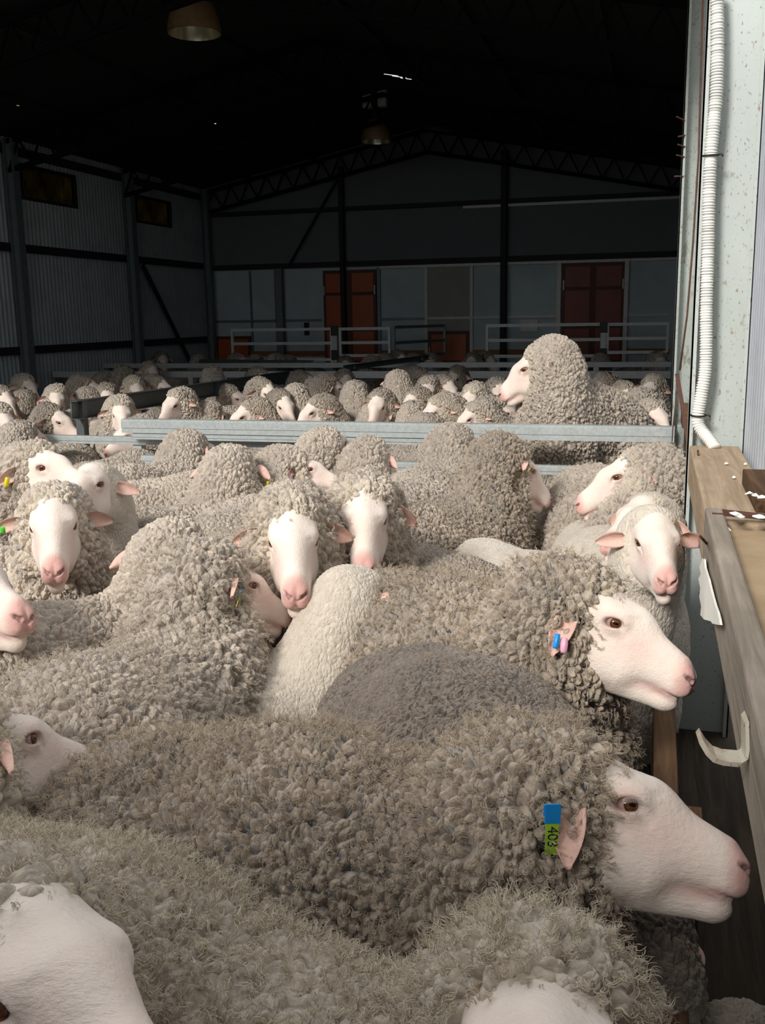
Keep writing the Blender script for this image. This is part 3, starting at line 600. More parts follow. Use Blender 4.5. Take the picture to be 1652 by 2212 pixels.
EYE = np.array([0.098, 0.054, 0.012])
ZS = 1.22                                              # head depth
def unx(x): return np.where(x > 0.1, (x - 0.1) / 1.2 + 0.1, x)      # lengthens the muzzle
def head_sdf(P, lamb=0.0):
    """head frame: origin inside the skull between the ears, +x to the nose, +z up"""
    x, y, z = P; x = unx(x); z = z / ZS; ay = np.abs(y); P = (x, y, z); Q = (x, ay, z)
    d = ell(P, (0.02, 0, 0.002), (0.085, 0.064, 0.068))                       # skull
    d = smin(d, cap(P, (0.05, 0, 0.016), (0.12, 0, 0.004), 0.052, 0.041), 0.03)     # forehead
    d = smin(d, cap(P, (0.12, 0, 0.002), (0.212, 0, -0.034), 0.033, 0.0235), 0.03)   # bridge of the nose (roman)
    d = smin(d, cap(Q, (0.11, 0.010, -0.028), (0.212, 0.009, -0.058), 0.037, 0.026), 0.025)   # muzzle sides
    d = smin(d, cap(Q, (0.035, 0.024, -0.052), (0.120, 0.018, -0.066), 0.046, 0.031), 0.03)  # cheeks
    d = smin(d, cap(P, (0.06, 0, -0.080), (0.202, 0, -0.0925), 0.030, 0.0180), 0.016)  # lower jaw
    d = smin(d, ell(Q, (0.226, 0.012, -0.050), (0.020, 0.016, 0.019)), 0.010)      # nostril wings
    d = smin(d, ell(Q, (0.216, 0.014, -0.068), (0.026, 0.017, 0.013)), 0.010)      # upper lip
    d = smin(d, ell(P, (0.204, 0, -0.095), (0.022, 0.019, 0.014)), 0.010)          # chin
    d = smin(d, ell(Q, (0.090, 0.042, 0.026), (0.032, 0.016, 0.010)), 0.024)       # brow
    d = smin(d, ell(Q, (0.098, 0.046, 0.010), (0.025, 0.018, 0.019)), 0.014)       # lids bulge
    # eye opening, tear groove, nostrils, mouth
    d = smax(d, -ell(Q, (0.099, 0.068, 0.010), (0.0155, 0.018, 0.0085)), 0.004)
    d = smax(d, -ell(Q, (0.1085, 0.061, 0.0105), (0.0125, 0.0135, 0.0078)), 0.004)
    d = smax(d, -cap(Q, (0.119, 0.055, 0.003), (0.128, 0.050, -0.008), 0.0045, 0.002), 0.008)
    d = smax(d, -cap(Q, (0.233, 0.0285, -0.042), (0.2435, 0.0135, -0.051), 0.0026, 0.0052), 0.003)   # nostrils
    d = smax(d, -cap(Q, (0.2445, 0.011, -0.054), (0.2425, 0.0, -0.062), 0.0018, 0.0024), 0.003)
    d = smax(d, -cap(Q, (0.244, 0.0, -0.062), (0.240, 0.0, -0.080), 0.0018, 0.0026), 0.003)
    d = smax(d, -cap(Q, (0.238, 0.0, -0.0815), (0.215, 0.029, -0.0815), 0.0030, 0.0036), 0.004)    # mouth
    d = smax(d, -cap(Q, (0.215, 0.029, -0.0815), (0.158, 0.042, -0.066), 0.0036, 0.0012), 0.004)
    return d
NECK0 = np.array([0.34, 0, 0.60]); HEAD0 = np.array([0.56, 0, 0.84])         # canonical pose of the bare body
def body_sdf(P):
    x, y, z = P; Q = (x, np.abs(y), z)
    H_ = (x - HEAD0[0], y, z - HEAD0[2])
    d = ell(P, (-0.02, 0, 0.52), (0.44, 0.14, 0.16))
    d = smin(d, cap(P, (0.28, 0, 0.56), (HEAD0[0]-0.04, 0, HEAD0[2]-0.04), 0.09, 0.05), 0.05)
    for lx, kx in ((0.27, 0.0), (-0.36, 0.07)):
        d = smin(d, cap(Q, (lx, 0.10, 0.48), (lx+kx, 0.10, 0.34), 0.085, 0.05), 0.04)
        hock = (lx - (0.06 if kx else -0.01), 0.10, 0.25)
        d = smin(d, cap(Q, (lx+kx, 0.10, 0.34), hock, 0.048, 0.03), 0.02)
        d = smin(d, cap(Q, hock, (hock[0]+0.015, 0.10, 0.07), 0.026, 0.022), 0.02)
        d = smin(d, cap(Q, (hock[0]+0.015, 0.10, 0.07), (hock[0]+0.045, 0.10, 0.026), 0.024, 0.028), 0.015)
    d = smax(d, 0.002 - z, 0.004)
    return smin(d, head_sdf(H_), 0.03)
def seg(*parts): return np.unique(np.round(np.concatenate([np.arange(a, b, s) for a, b, s in parts]), 5))
_body = {}
def body_canon(fine):
    if fine not in _body:
        h = 0.0030 if fine else 0.0065
        xs = seg((-0.56, 0.56, 0.022), (0.56, 0.89, h)); ys = seg((-0.20, -0.09, 0.02), (-0.09, 0.09, h*1.1), (0.09, 0.21, 0.02))
        zs = seg((-0.03, 0.695, 0.022), (0.695, 0.94, h))
        G = [g.astype(np.float32) for g in np.meshgrid(xs, ys, zs, indexing='ij')]
        V, F = nets(body_sdf(G), xs, ys, zs); V = polish(V, body_sdf)
        L = V - HEAD0; L[:, 0] = unx(L[:, 0]); L[:, 2] /= ZS; ay = np.abs(L[:, 1])
        pink = sstep(0.205, 0.238, L[:, 0]) * sstep(-0.084, -0.070, L[:, 2])
        pink = np.maximum(pink, 0.75*np.exp(-(((L[:, 0]-0.20)/0.05)**2 + ((L[:, 2]+0.078)/0.010)**2)) * (L[:, 0] > 0.13))
        r = np.sqrt((L[:, 0]-EYE[0])**2 + ((L[:, 2]-EYE[2])/0.8)**2 + ((ay-0.06)*0.6)**2)
        pink = np.maximum(pink, 0.85*np.exp(-(r/0.0185)**2))
        pink = np.maximum(pink, 0.35*np.exp(-(((L[:, 0]-0.14)/0.05)**2 + ((L[:, 2]+0.02)/0.03)**2)))
        dark = np.zeros(len(V))
        for c in ((0.2415, 0.0155, -0.0495), (0.237, 0.022, -0.045)):
            dark = np.maximum(dark, np.exp(-((L[:, 0]-c[0])**2 + (ay-c[1])**2 + (L[:, 2]-c[2])**2) / 0.005**2))
        dark = np.maximum(dark, 0.8*np.exp(-(((L[:, 0]-EYE[0])/0.019)**2 + ((L[:, 2]-0.010)/0.0085)**2)**2 * 1.0) * (ay > 0.047) * (ay < 0.066))
        _body[fine] = (V, F, np.clip(pink, 0, 1), np.clip(dark, 0, 1))
    return _body[fine]
def hood_sdf(Hd, wool=1.0, carve=0):
    """wool on the head, in head frame"""
    x, y, z = Hd; Q = (x, np.abs(y), z); w = 0.016 * (wool - 1)
    d = ell(Hd, (-0.045, 0, -0.012), (0.098+w, 0.088+w, 0.088+w))
    d = smin(d, ell(Hd, (0.014, 0, 0.058), (0.060+w, 0.066+w, 0.044+w)), 0.03)
    d = smin(d, ell(Q, (-0.005, 0.052, -0.065), (0.060+w, 0.042+w, 0.070+w)), 0.03)
    d = smin(d, ell(Hd, (0.02, 0, -0.10), (0.08, 0.06+w, 0.05+w)), 0.03)
    face = cap(Hd, (0.138, 0, -0.045), (0.40, 0, -0.12), 0.104, 0.12)
    face = np.minimum(face, ell(Q, (0.095, 0.075, -0.005), (0.058, 0.045, 0.052)))
    face = np.minimum(face, ell(Q, (0.095, 0.070, -0.062), (0.060, 0.050, 0.062)))
    if carve: face = np.minimum(face, cap(Q, (0.030, 0.125, 0.0), (0.018, 0.140, -0.09), 0.040, 0.046))
    return smax(d, -face, 0.018)
def fleece_fn(pose):
    hz, L, g, w = pose['hz'], pose['L'], pose['girth'], pose['wool']
    M = pose['M']; Mi = np.linalg.inv(M)
    nk = pose['neck']; sc = pose['hs']
    lamb = pose['lamb']
    hx, hr = L * 0.5, g
    pt = pose['pitch']
    def up(x): return hz + pt * x
    def fn(P):
        x, y, z = P; Q = (x, np.abs(y), z)
        Pz = (x, y, (z - up(x)) * 0.90 + up(x))
        d = cap(Pz, (-hx + 0.12, 0, up(-hx)), (0.0, 0, up(0) - 0.02), hr * 0.93, hr * 1.05)
        d = smin(d, cap(Pz, (0.0, 0, up(0) - 0.02), (hx - 0.10, 0, up(hx) + 0.0), hr * 1.05, hr * 0.88), 0.08)
        d = smin(d, ell(P, (-hx + 0.05, 0, up(-hx) - 0.02), (0.17*g/.22, 0.19*g/.22, 0.21*g/.22)), 0.06)
        d = smin(d, ell(P, (hx - 0.02, 0, up(hx) - 0.08), (0.17*g/.22, 0.17*g/.22, 0.21*g/.22)), 0.06)
        rr = pose['neckr']
        for i in range(len(nk) - 1):
            t0, t1 = i / (len(nk)-1), (i+1) / (len(nk)-1)
            d = smin(d, cap(P, nk[i], nk[i+1], rr * (1.22 - 0.50*t0), rr * (1.22 - 0.50*t1)), 0.05)
        for lx in (hx - 0.10, -hx + 0.10):
            d = smin(d, cap(Q, (lx, g*0.45, up(lx) - 0.12), (lx, g*0.47, up(lx) - 0.30), 0.10, 0.05), 0.05)
        d = smin(d, cap(P, (-hx - 0.10*g/.22, 0, up(-hx) + 0.02), (-hx - 0.15*g/.22, 0, up(-hx) - 0.10), 0.03, 0.022), 0.03)   # docked tail
        Hd = [(Mi[i, 0]*x + Mi[i, 1]*y + Mi[i, 2]*z + Mi[i, 3]) for i in range(3)]
        hd = hood_sdf(Hd, w, pose['carve']) * sc
        # keep neck wool away from the face
        face = cap(Hd, (0.140, 0, -0.045), (0.40, 0, -0.11), 0.090, 0.12) * sc
        if pose['carve']: d = smax(d, -cap((Hd[0], np.abs(Hd[1]), Hd[2]), (0.030, 0.125, 0.0), (0.018, 0.145, -0.09), 0.040, 0.050) * sc, 0.02)
        d = smax(d, -face, 0.03)
        return smin(d, hd, 0.045)
    return fn
def smoothpath(pts, n):
    """bezier through control polygon"""
    pts = [np.asarray(p, float) for p in pts]; out = []
    for i in range(n + 1):
        t = i / n; q = pts
        while len(q) > 1: q = [q[j]*(1-t) + q[j+1]*t for j in range(len(q)-1)]
        out.append(q[0])
    return out
# ---------------------------------------------------------------- sheep builder
def put(o, parent=None, mw=None):
    C.objects.link(o); o.parent = parent
    if mw is not None: o.matrix_local = mw
    return o
def mesh_obj(name, V, F, mat, parent=None, smooth=True):
    me = bpy.data.meshes.new(name); me.from_pydata([tuple(v) for v in V], [], F); me.update()
    if smooth: me.polygons.foreach_set('use_smooth', np.ones(len(me.polygons), bool))
    for m in (mat if isinstance(mat, (list, tuple)) else [mat]): me.materials.append(m)
    return put(bpy.data.objects.new(name, me), parent)
def ear_mesh():
    """leaf-shaped cupped ear along +Y, opening forward (+X), 11 cm"""
    V = []; F = []; nu, nv = 14, 9
    for side in (0, 1):
        for i in range(nu + 1):
            t = i / nu; w = 0.027 * (math.sin(math.pi * min(1, t*0.80+0.20)) ** 0.60 if t < 1 else 0) * (1.05 - 0.15*t) + 0.004*(1-t)
            if i == nu: w = 0.006
            for j in range(nv):
                s = (j / (nv-1)) * 2 - 1
                cup = (0.016 * (1 - t) + 0.007) * (1 - s*s)
                th = 0.0017 * (1 - s*s*0.8)
                V.append((-cup - 0.012*t*t + (th if side == 0 else -th), 0.105*t, s*w - 0.012*t*t))
    K = (nu+1)*nv
    for i in range(nu):
        for j in range(nv-1):
            a = i*nv + j; b = a + 1; c = a + nv + 1; d = a + nv
            F.append((a, d, c, b)); F.append((a+K, b+K, c+K, d+K))
        F.append((i*nv, i*nv+K, (i+1)*nv+K, (i+1)*nv)); j = i*nv + nv - 1; F.append((j, j+nv, j+nv+K, j+K))
    for j in range(nv-1): a = nu*nv+j; F.append((a, a+K, a+1+K, a+1))
    return V, F
def sphere_mesh(r, n=20, m=12):
    V = [(0, 0, r)]; F = []
    for i in range(1, m):
        for j in range(n):
            a = math.pi*i/m; b = 2*math.pi*j/n; V.append((r*math.sin(a)*math.cos(b), r*math.sin(a)*math.sin(b), r*math.cos(a)))
    V.append((0, 0, -r))
    for j in range(n): F.append((0, 1+j, 1+(j+1) % n)); F.append((len(V)-1, len(V)-1-n+(j+1) % n, len(V)-1-n+j))
    for i in range(m-2):
        for j in range(n):
            a = 1+i*n+j; b = 1+i*n+(j+1) % n; F.append((a, a+n, b+n, b))
    return V, F
_shared = {}
def shared(key, fn, mat):
    if key not in _shared:
        V, F = fn(); me = bpy.data.meshes.new(key); me.from_pydata(V, [], F); me.update()
        me.polygons.foreach_set('use_smooth', np.ones(len(me.polygons), bool)); me.materials.append(mat); _shared[key] = me
    return _shared[key]
def tag_geo(w, l, seed=0):
    """bent plastic strap hanging over the ear edge"""
    V = []; F = []; n = 8
    for k in (0, 1):
        for i in range(n+1):
            t = i/n; z = -l*t + 0.006; x = 0.0035*math.cos(t*2.2) + (0.0008 if k else -0.0008)
            ww = w*(0.75 + 0.25*math.sin(t*math.pi)) if l > w*1.2 else w
            V += [(x, -ww/2, z), (x, ww/2, z)]
    K = 2*(n+1)
    for i in range(n):
        a = 2*i; F.append((a, a+1, a+3, a+2)); F.append((a+K, a+2+K, a+3+K, a+1+K))
        F.append((a, a+2, a+2+K, a+K)); F.append((a+1, a+1+K, a+3+K, a+3))
    F.append((0, K, K+1, 1)); e = 2*n; F.append((e, e+1, e+1+K, e+K))
    return V, F
def curls(root, V, fn, mat, n, length=0.019, rad=0.00042, zmin=0.4, tuft=5, lift=0.022, keep=None):
    """short crimped wool fibres standing in small tufts on the fleece"""
    P = V[V[:, 2] > zmin]
    if keep is not None: P = P[keep(P)]
    P = P[rng.integers(0, len(P), n)] + rng.normal(0, 0.004, (n, 3))
    e = 2e-3; d = fn(P.T); g = np.stack([fn((P + np.eye(3)[q]*e).T) - d for q in range(3)], 1); g /= np.linalg.norm(g, axis=1)[:, None] + 1e-9
    P = P - d[:, None]*g + g*(rng.random((n, 1)) * lift - 0.004)
    K = 5; m = n*tuft
    lean = rng.normal(0, 0.45, (n, 3)) + np.array([0, 0, -0.25]); dirn = g + lean; dirn /= np.linalg.norm(dirn, axis=1)[:, None]
    a = np.cross(dirn, rng.normal(0, 1, (n, 3))); a /= np.linalg.norm(a, axis=1)[:, None] + 1e-9; b = np.cross(dirn, a)
    rep = lambda q: np.repeat(q, tuft, 0)
    P0 = rep(P) + rng.normal(0, 0.0016, (m, 3)); D_ = rep(dirn) + rng.normal(0, 0.10, (m, 3)); A_ = rep(a); B_ = rep(b)
    ph = rep(rng.random((n, 1))*6.28) + rng.normal(0, 0.3, (m, 1)); Ln = rep(length*(0.6 + 0.8*rng.random((n, 1)))); fr = rep(5 + 4*rng.random((n, 1)))
    pts = np.zeros((m, K, 3))
    for k in range(K):
        t = k/(K-1); am = 0.0026*min(1, t*3)
        pts[:, k] = P0 + D_*Ln*t*(1 - 0.25*t) + A_*am*np.cos(ph + fr*t) + B_*am*np.sin(ph + fr*t)
    cu = bpy.data.hair_curves.new('wool_curls'); cu.add_curves([K]*m)
    cu.attributes['position'].data.foreach_set('vector', pts.astype(np.float32).ravel())
    ra = cu.attributes.new('radius', 'FLOAT', 'POINT')
    ra.data.foreach_set('value', np.tile(np.linspace(rad, rad*0.35, K), m).astype(np.float32))
    cu.materials.append(mat)
    return put(bpy.data.objects.new('wool_curls', cu), root)
def frame(o, x, up=(0, 0, 1), roll=0.0):
    x = Vector(x).normalized(); up = Vector(up); y = up.cross(x).normalized(); z = x.cross(y)
    R_ = Matrix((x, y, z)).transposed(); R_ = R_ @ Matrix.Rotation(roll, 3, 'X')
    m = R_.to_4x4(); m.translation = Vector(o); return m
def build_sheep(label, pos, heading, head, nose, s=1.0, wool='wool', lamb=False, res=0.012, sub=1, fine=True, girth=0.212, neckr=0.128,
                woolw=1.0, group=None, eardroop=0.35, earback=0.35, tag=None, roll=0.0, pitch=0.0, L=0.95, z0=0.0, hs=1.0, ears=(1, 1), neckz=None, facem='face', name='sheep', curl=0, curlkw={}, carve=0, earroll=0.0, up=(0, 0, 1)):
    """pos: ground point under the trunk (world xy), heading: trunk yaw; head: world position of the skull; nose: world point the nose aims at"""
    root = bpy.data.objects.new(name, None); C.objects.link(root); root.empty_display_size = 0.2
    root.location = (pos[0], pos[1], z0); root.rotation_euler = (0, 0, heading); root.scale = (s, s, s)
    root['label'] = label; root['category'] = 'sheep'
    if group: root['group'] = group
    W = Matrix.Translation((pos[0], pos[1], z0)) @ Matrix.Rotation(heading, 4, 'Z') @ Matrix.Diagonal((s, s, s, 1)); Wi = W.inverted()
    h = Wi @ Vector(head); nz = Wi @ Vector(nose)
    Mh = frame(h, nz - h, up=tuple(Wi.to_3x3() @ Vector(up)), roll=roll); hs_ = hs
    Ms = Mh @ Matrix.Diagonal((hs_, hs_, hs_, 1)); Mn = np.array(Ms)
    hx = Vector((Mh[0][0], Mh[1][0], Mh[2][0]))
    up0 = 0.56 + pitch * 0.36
    b0 = np.array([L*0.5 - 0.12, 0, up0 + 0.02]); b1 = np.array([L*0.5 + 0.04, 0.0, up0 + 0.12])
    e2 = np.array(h - hx * 0.05); e1 = e2 - np.array(hx)*0.05 - np.array([0, 0, 0.12])
    path = smoothpath([b0, b1, e1, e2], 6)
    pose = dict(hz=0.56, L=L, girth=girth, wool=woolw, M=Mn, neck=path, hs=hs_, lamb=lamb, neckr=neckr, pitch=pitch, carve=carve)
    fn = fleece_fn(pose)
    pts = np.array(path + [np.array(h)])
    lo = np.minimum(pts.min(0) - 0.24, (-L*0.5 - 0.26, -girth-0.1, 0.10 - abs(pitch)*0.5)); hi = np.maximum(pts.max(0) + 0.24, (L*0.5 + 0.2, girth+0.1, 0.88 + abs(pitch)*.5))
    xs, ys, zs = (np.arange(lo[q], hi[q]+res, res) for q in range(3))
    G = [g.astype(np.float32) for g in np.meshgrid(xs, ys, zs, indexing='ij')]
    V, F = nets(fn(G), xs, ys, zs); V = polish(V, fn, 1)
    V0 = V
    for _ in range(sub): V, F = refine(V, F); V = polish(V, fn, 1) if _ == 0 else V
    me = quads_to_mesh('fleece', V, F); hq = np.array(h) + np.array(hx)*0.11; attr(me, 'pale', 1 - sstep(0.07, 0.19, np.linalg.norm(V - hq, axis=1))); me.materials.append(M[wool])
    fl = put(bpy.data.objects.new('fleece', me), root)
    if curl: curls(root, V0, fn, M[wool + '_fibre'], curl, **curlkw)
    # bare body, skinned to the pose
    V, F, pink, dark = body_canon(fine)
    ax = HEAD0 - NECK0; t = ((V - NECK0) @ ax) / (ax @ ax); w = sstep(0.25, 0.80, t)[:, None]
    w = np.where((V[:, :1] - HEAD0[0] > -0.08) & (V[:, 2:] > 0.70), np.maximum(w, 1.0*(t[:, None] > .7)), w)
    A = np.concatenate([V - HEAD0, np.ones((len(V), 1))], 1) @ Mn.T
    B = V.copy(); B[:, 0] *= (L/0.95); B[:, 1] *= girth/0.225 * 0.93; B[:, 2] += pitch*B[:, 0]*sstep(0.1, 0.5, B[:, 2])
    me = quads_to_mesh('body', B*(1-w) + A[:, :3]*w, F); attr(me, 'pink', pink); attr(me, 'dark', dark); me.materials.append(M[facem])
    put(bpy.data.objects.new('body', me), root)
    for sd in (1, -1):
        o = put(bpy.data.objects.new('eye', shared('eye', lambda: sphere_mesh(0.0165, 28, 18), M['eye'])), root,
                Ms @ Matrix.Translation((0.1005, sd*0.0450, 0.0125)) @ Matrix.Rotation(sd*-0.50, 4, 'Z'))
        if ears[0 if sd == 1 else 1]:
            ear = put(bpy.data.objects.new('ear', shared('ear', ear_mesh, M['ear'])), root,
                Ms @ Matrix.Translation((0.024, sd*(0.080 + (.026 if carve else .008)), 0.004)) @ Matrix.Rotation(sd*(earback), 4, 'Z') @ Matrix.Rotation(-sd*eardroop, 4, 'X') @ Matrix.Rotation(-earroll, 4, 'Y') @ Matrix.Diagonal((1, sd*.82, .82, 1)))
            if tag and tag[0] == sd:
                for k, (mk, tw, tl, dz) in enumerate(tag[1]):
                    o = mesh_obj('ear_tag', *tag_geo(tw*1.5, tl*1.4), M[mk], ear)
                    o.matrix_local = Matrix.Translation((0.006, 0.062, -0.004 - dz)) @ Matrix.Rotation(0.15 - 0.1*k, 4, 'X') @ Matrix.Rotation(eardroop, 4, 'X')
    return root
# ---------------------------------------------------------------- the flock: front pen, every sheep posed by itself
TL, TA = 0.281, math.radians(12.8)
def head_pose(hp, hd, tip, near, s):
    """skull centre on the view ray through hp at distance hd; nose tip near the ray through tip"""
    O = at_d(hp[0], hp[1], hd); r = ray(*tip).normalized(); L = TL*s; w = EYEPT - O
    b = w.dot(r); c = w.dot(w) - L*L; disc = b*b - c
    t = -b if disc <= 0 else (-b - math.sqrt(disc) if near else -b + math.sqrt(disc))
    T = EYEPT + r*t; v = (T - O).normalized(); az = math.atan2(v.y, v.x); el = math.asin(max(-1, min(1, v.z))) + TA
    return O, O + Vector((math.cos(az)*math.cos(el), math.sin(az)*math.cos(el), math.sin(el)))
def px_of(P): q = np.array(P) - np.array(EYEPT); c = RW.T @ q; return np.array([CX + FPX*c[0]/-c[2], CY - FPX*c[1]/-c[2]])
def profile_pose(eye, tip, side, turn, hs, hp, hd, upv):
    """skull position and pitch so that one eye and the nose tip fall where the photo has them, head turned `turn` degrees from pure profile towards the camera"""
    def pose(p):
        O = at_d(p[1]*100, p[2]*100, math.exp(p[0])); v = O - EYEPT; a = math.atan2(v.y, v.x)
        yaw = a + side*(math.pi/2 + math.radians(turn)); x = Vector((math.cos(yaw)*math.cos(p[3]), math.sin(yaw)*math.cos(p[3]), math.sin(p[3])))
        return O, x, frame(O, x, up=upv(O))
    def res(p):
        O, x, m = pose(p); return np.concatenate([px_of(m @ (Vector((0.098, 0.052*side, 0.012))*hs)) - eye, px_of(m @ (Vector((0.274, 0, -0.062))*hs)) - tip])
    p = np.array([math.log(hd), hp[0]/100, hp[1]/100, -0.3])
    for _ in range(30):
        r = res(p); J = np.stack([(res(p + np.eye(4)[i]*1e-4) - r)/1e-4 for i in range(4)], 1)
        st = np.linalg.solve(J.T @ J + 1e-3*np.eye(4), -J.T @ r); p = p + np.clip(st, -.4, .4)
    O, x, m = pose(p); return O, O + x
def front(label, hp, hd, tip, near, ru, sh=None, s=1.1, zb=None, prof=0.0, hx=0.56, lat=0.0, eye=None, eside=-1, turn=0.0, **kw):
    """ru: pixel over the rump, fixes the heading. With hp None the head hangs low, out of sight, and sh fixes the heading"""
    zb = 0.80*s if zb is None else zb; b = at_z(*ru, zb)
    if hp is None:
        a = at_z(*sh, zb); d = a - b; d.z = 0; d.normalize(); c = b + d*(kw.get('L', .95)/2 + .05)*s; z0 = kw.get('z0', 0)
        O = Vector((c.x, c.y, z0)) + d*(kw.get('L', .95)/2 + .19)*s + Vector((0, 0, 0.50*s)); Nn = O + d*0.6 + Vector((0, 0, -0.8)); up = (0, 0, 1)
    else:
        hs = s*kw.get('hs', 1.0)
        def upv(O): v = (O - EYEPT).normalized(); return tuple(Vector((0, 0, 1)).lerp((Vector((0, 0, 1)) - v*v.z).normalized(), prof))
        if eye: O, Nn = profile_pose(eye, tip, eside, turn, hs, hp, hd, upv)
        else: O, Nn = head_pose(hp, hd, tip, near, hs)
        d = O - b; d.z = 0; d.normalize()
        c = O - d*hx*s + Vector((d.y, -d.x, 0))*lat
        up = upv(O)
    return build_sheep(label, (c.x, c.y), math.atan2(d.y, d.x), O, Nn, s=s, up=up, **kw)
Y_B = [('tag_blue', .012, .020, 0), ('tag_yellow', .013, .038, .014)]
HI = dict(res=0.0125, sub=2); HX = dict(res=0.0125, sub=2); HM = dict(res=0.0105, sub=1); MD = dict(res=0.0135, sub=1, fine=False); MD2 = dict(res=0.0135, sub=1); LO = dict(res=0.016, sub=1, fine=False)
P1 = dict(prof=1.0)
A_ = front('big white-faced sheep in right foreground with blue and green ear tag', (1272, 1720), 1.42, (1618, 1885), True, (235, 1610), s=1.12, eye=(1350, 1738), turn=4, woolw=1.25, neckr=.14, carve=1, hs=.88, hx=.38, L=.62, wool='wool_brown', girth=.235, curl=9000, eardroop=1.15, earback=.25, earroll=1.35, **HI, **P1)
front('sheep with curly topknot cut off by the bottom frame edge', (1150, 2290), 1.06, (1250, 2780), True, (150, 1960), s=1.1, wool='wool_curl', curl=20000, girth=.235, woolw=1.6, eardroop=.4, **HI)
front('sheep in bottom left corner with pale cheek and brow turned down', (22, 2112), 1.08, (420, 2440), True, (-600, 2350), s=1.1, wool='wool_curl', curl=9000, hs=.95, prof=.6, ears=(0, 0), **HI)
front('sheep at left edge with yellow-stained cheek looking right', (-55, 1560), 1.62, (203, 1652), False, (-500, 1500), s=1.05, eye=(62, 1598), turn=-31, hs=.9, wool='wool_curl', curl=6000, **HI, **P1)
front('large sheep left of centre in right profile with yellow and blue ear tag', (478, 1255), 2.45, (624, 1335), True, (60, 1500), s=1.12, eye=(543, 1265), turn=-20, carve=1, L=.88, hs=.74, curl=6000, tag=(-1, Y_B), eardroop=.5, hx=.50, **HI, **P1)
front('short-woolled pale lamb facing away with dark blue ear tag', (798, 1290), 2.55, (912, 1345), False, (440, 1500), s=.98, carve=1, zb=.70, wool='wool_lamb', woolw=.5, neckr=.115, girth=.20, tag=(-1, [('tag_deepblue', .012, .030, 0)]), hs=.80, eye=(850, 1290), turn=-34, prof=1.0, hx=.60, **HI)
front('sheep with dark dusty flank towards the camera behind the big foreground sheep', None, 0, 0, 0, (835, 1375), (1120, 1560), s=1.06, L=.62, wool='wool_dark', girth=.25, **HI)
front('sheep with amber eye and bright white face at right, light blue ear tag', (1240, 1328), 1.98, (1500, 1475), True, (880, 1260), s=1.12, eye=(1322, 1345), turn=22, hs=.92, woolw=1.35, neckr=.14, carve=1, L=.64, hx=.38, wool='wool_brown', curl=6000, eardroop=1.1, earroll=1.0, tag=(-1, [('tag_blue', .010, .026, 0), ('tag_pink', .012, .026, .02)]), girth=.235, **HI, **P1)
front('brown-backed sheep standing right behind the two front-facing white faces', None, 0, 0, 0, (868, 1150), (1030, 1240), s=1.05, L=.8, wool='wool_brown', **MD)
front('camera-facing sheep with heavy woolly collar, left of the two central white faces', (632, 1150), 2.72, (640, 1292), True, (400, 1110), s=1.08, woolw=1.2, neckr=.150, eardroop=.3, curl=4000, **HM)
front('camera-facing sheep with pink nose, right of the two central white faces', (787, 1105), 2.95, (787, 1236), True, (830, 1000), s=1.08, woolw=1.2, eardroop=.55, curl=3000, **HM)
front('front-facing white sheep near left edge with lime green ear tag', (118, 1125), 3.15, (117, 1240), True, (190, 1040), s=1.08, woolw=1.3, tag=(-1, [('tag_lime', .012, .02, 0)]), eardroop=.15, **HM)
front('sheep at far left with yellowish cheek wool looking right', (75, 1020), 4.0, (195, 1050), True, (-180, 1000), s=1.15, hs=.92, tag=(-1, [('tag_yellow', .014, .03, 0)]), woolw=1.3, **MD, **P1)
front('small white lamb face with one big pink ear, just below the yellow-cheeked sheep', (208, 1055), 3.55, (140, 1092), True, (300, 1010), s=.90, wool='wool_lamb', woolw=.7, hs=1.05, eardroop=.1, zb=.74, **MD2)
front('sheep facing away by the left end of the broad rail with orange ear tag', (418, 980), 5.0, (490, 1005), False, (170, 1030), s=1.1, eye=(455, 972), turn=-34, hs=.8, prof=1.0, carve=1, tag=(-1, [('tag_orange', .014, .03, 0)]), **MD)
front('sheep facing away with blue and yellow ear tag, left of centre', (500, 1015), 4.35, (552, 1040), False, (220, 1120), s=1.08, carve=1, tag=(-1, Y_B), **MD)
front('sheep in right profile with pink tag above the central white faces', (632, 1020), 4.15, (737, 1045), True, (330, 1180), s=1.1, eye=(668, 1014), turn=8, hs=.75, carve=1, tag=(-1, [('tag_pink', .014, .03, 0)]), neckr=.145, **MD, **P1)
front('sheep peering right just under the broad rail with yellow ring tag', (700, 972), 4.85, (762, 975), False, (500, 1020), s=1.08, carve=1, tag=(-1, [('tag_yellow', .012, .022, 0)]), **MD)
front('sheep with its face hidden, right of the pink-tagged profile sheep', (795, 992), 4.75, (845, 1012), False, (640, 1090), s=1.04, **MD)
front('sheep under the broad rail with bright green ear tag looking right', (985, 970), 4.7, (1062, 1000), False, (740, 1100), s=1.1, eye=(1028, 962), turn=-36, hs=.84, carve=1, tag=(-1, [('tag_lime', .014, .022, 0)]), **MD, **P1)
front('dark-backed sheep at centre right with yellow ear tag looking down right', (1100, 1010), 4.0, (1185, 1085), False, (800, 1110), s=1.12, eye=(1148, 1018), turn=-30, hs=.85, carve=1, wool='wool_brown', tag=(-1, [('tag_yellow', .02, .016, 0)]), curl=3000, **HM, **P1)
front('white-faced sheep in left profile with open mouth line beneath the rail at right', (1375, 1022), 3.75, (1243, 1095), True, (1330, 960), s=1.12, eye=(1335, 1031), eside=1, turn=12, hs=.92, curl=3000, hx=.40, lat=.16, **HM, **P1)
front('white lamb head resting behind another at right, nose pointing left', (1400, 1125), 3.2, (1308, 1178), True, (1230, 1080), s=1.0, hs=.92, wool='wool_lamb', woolw=.7, zb=.74, neckr=.10, **MD2)
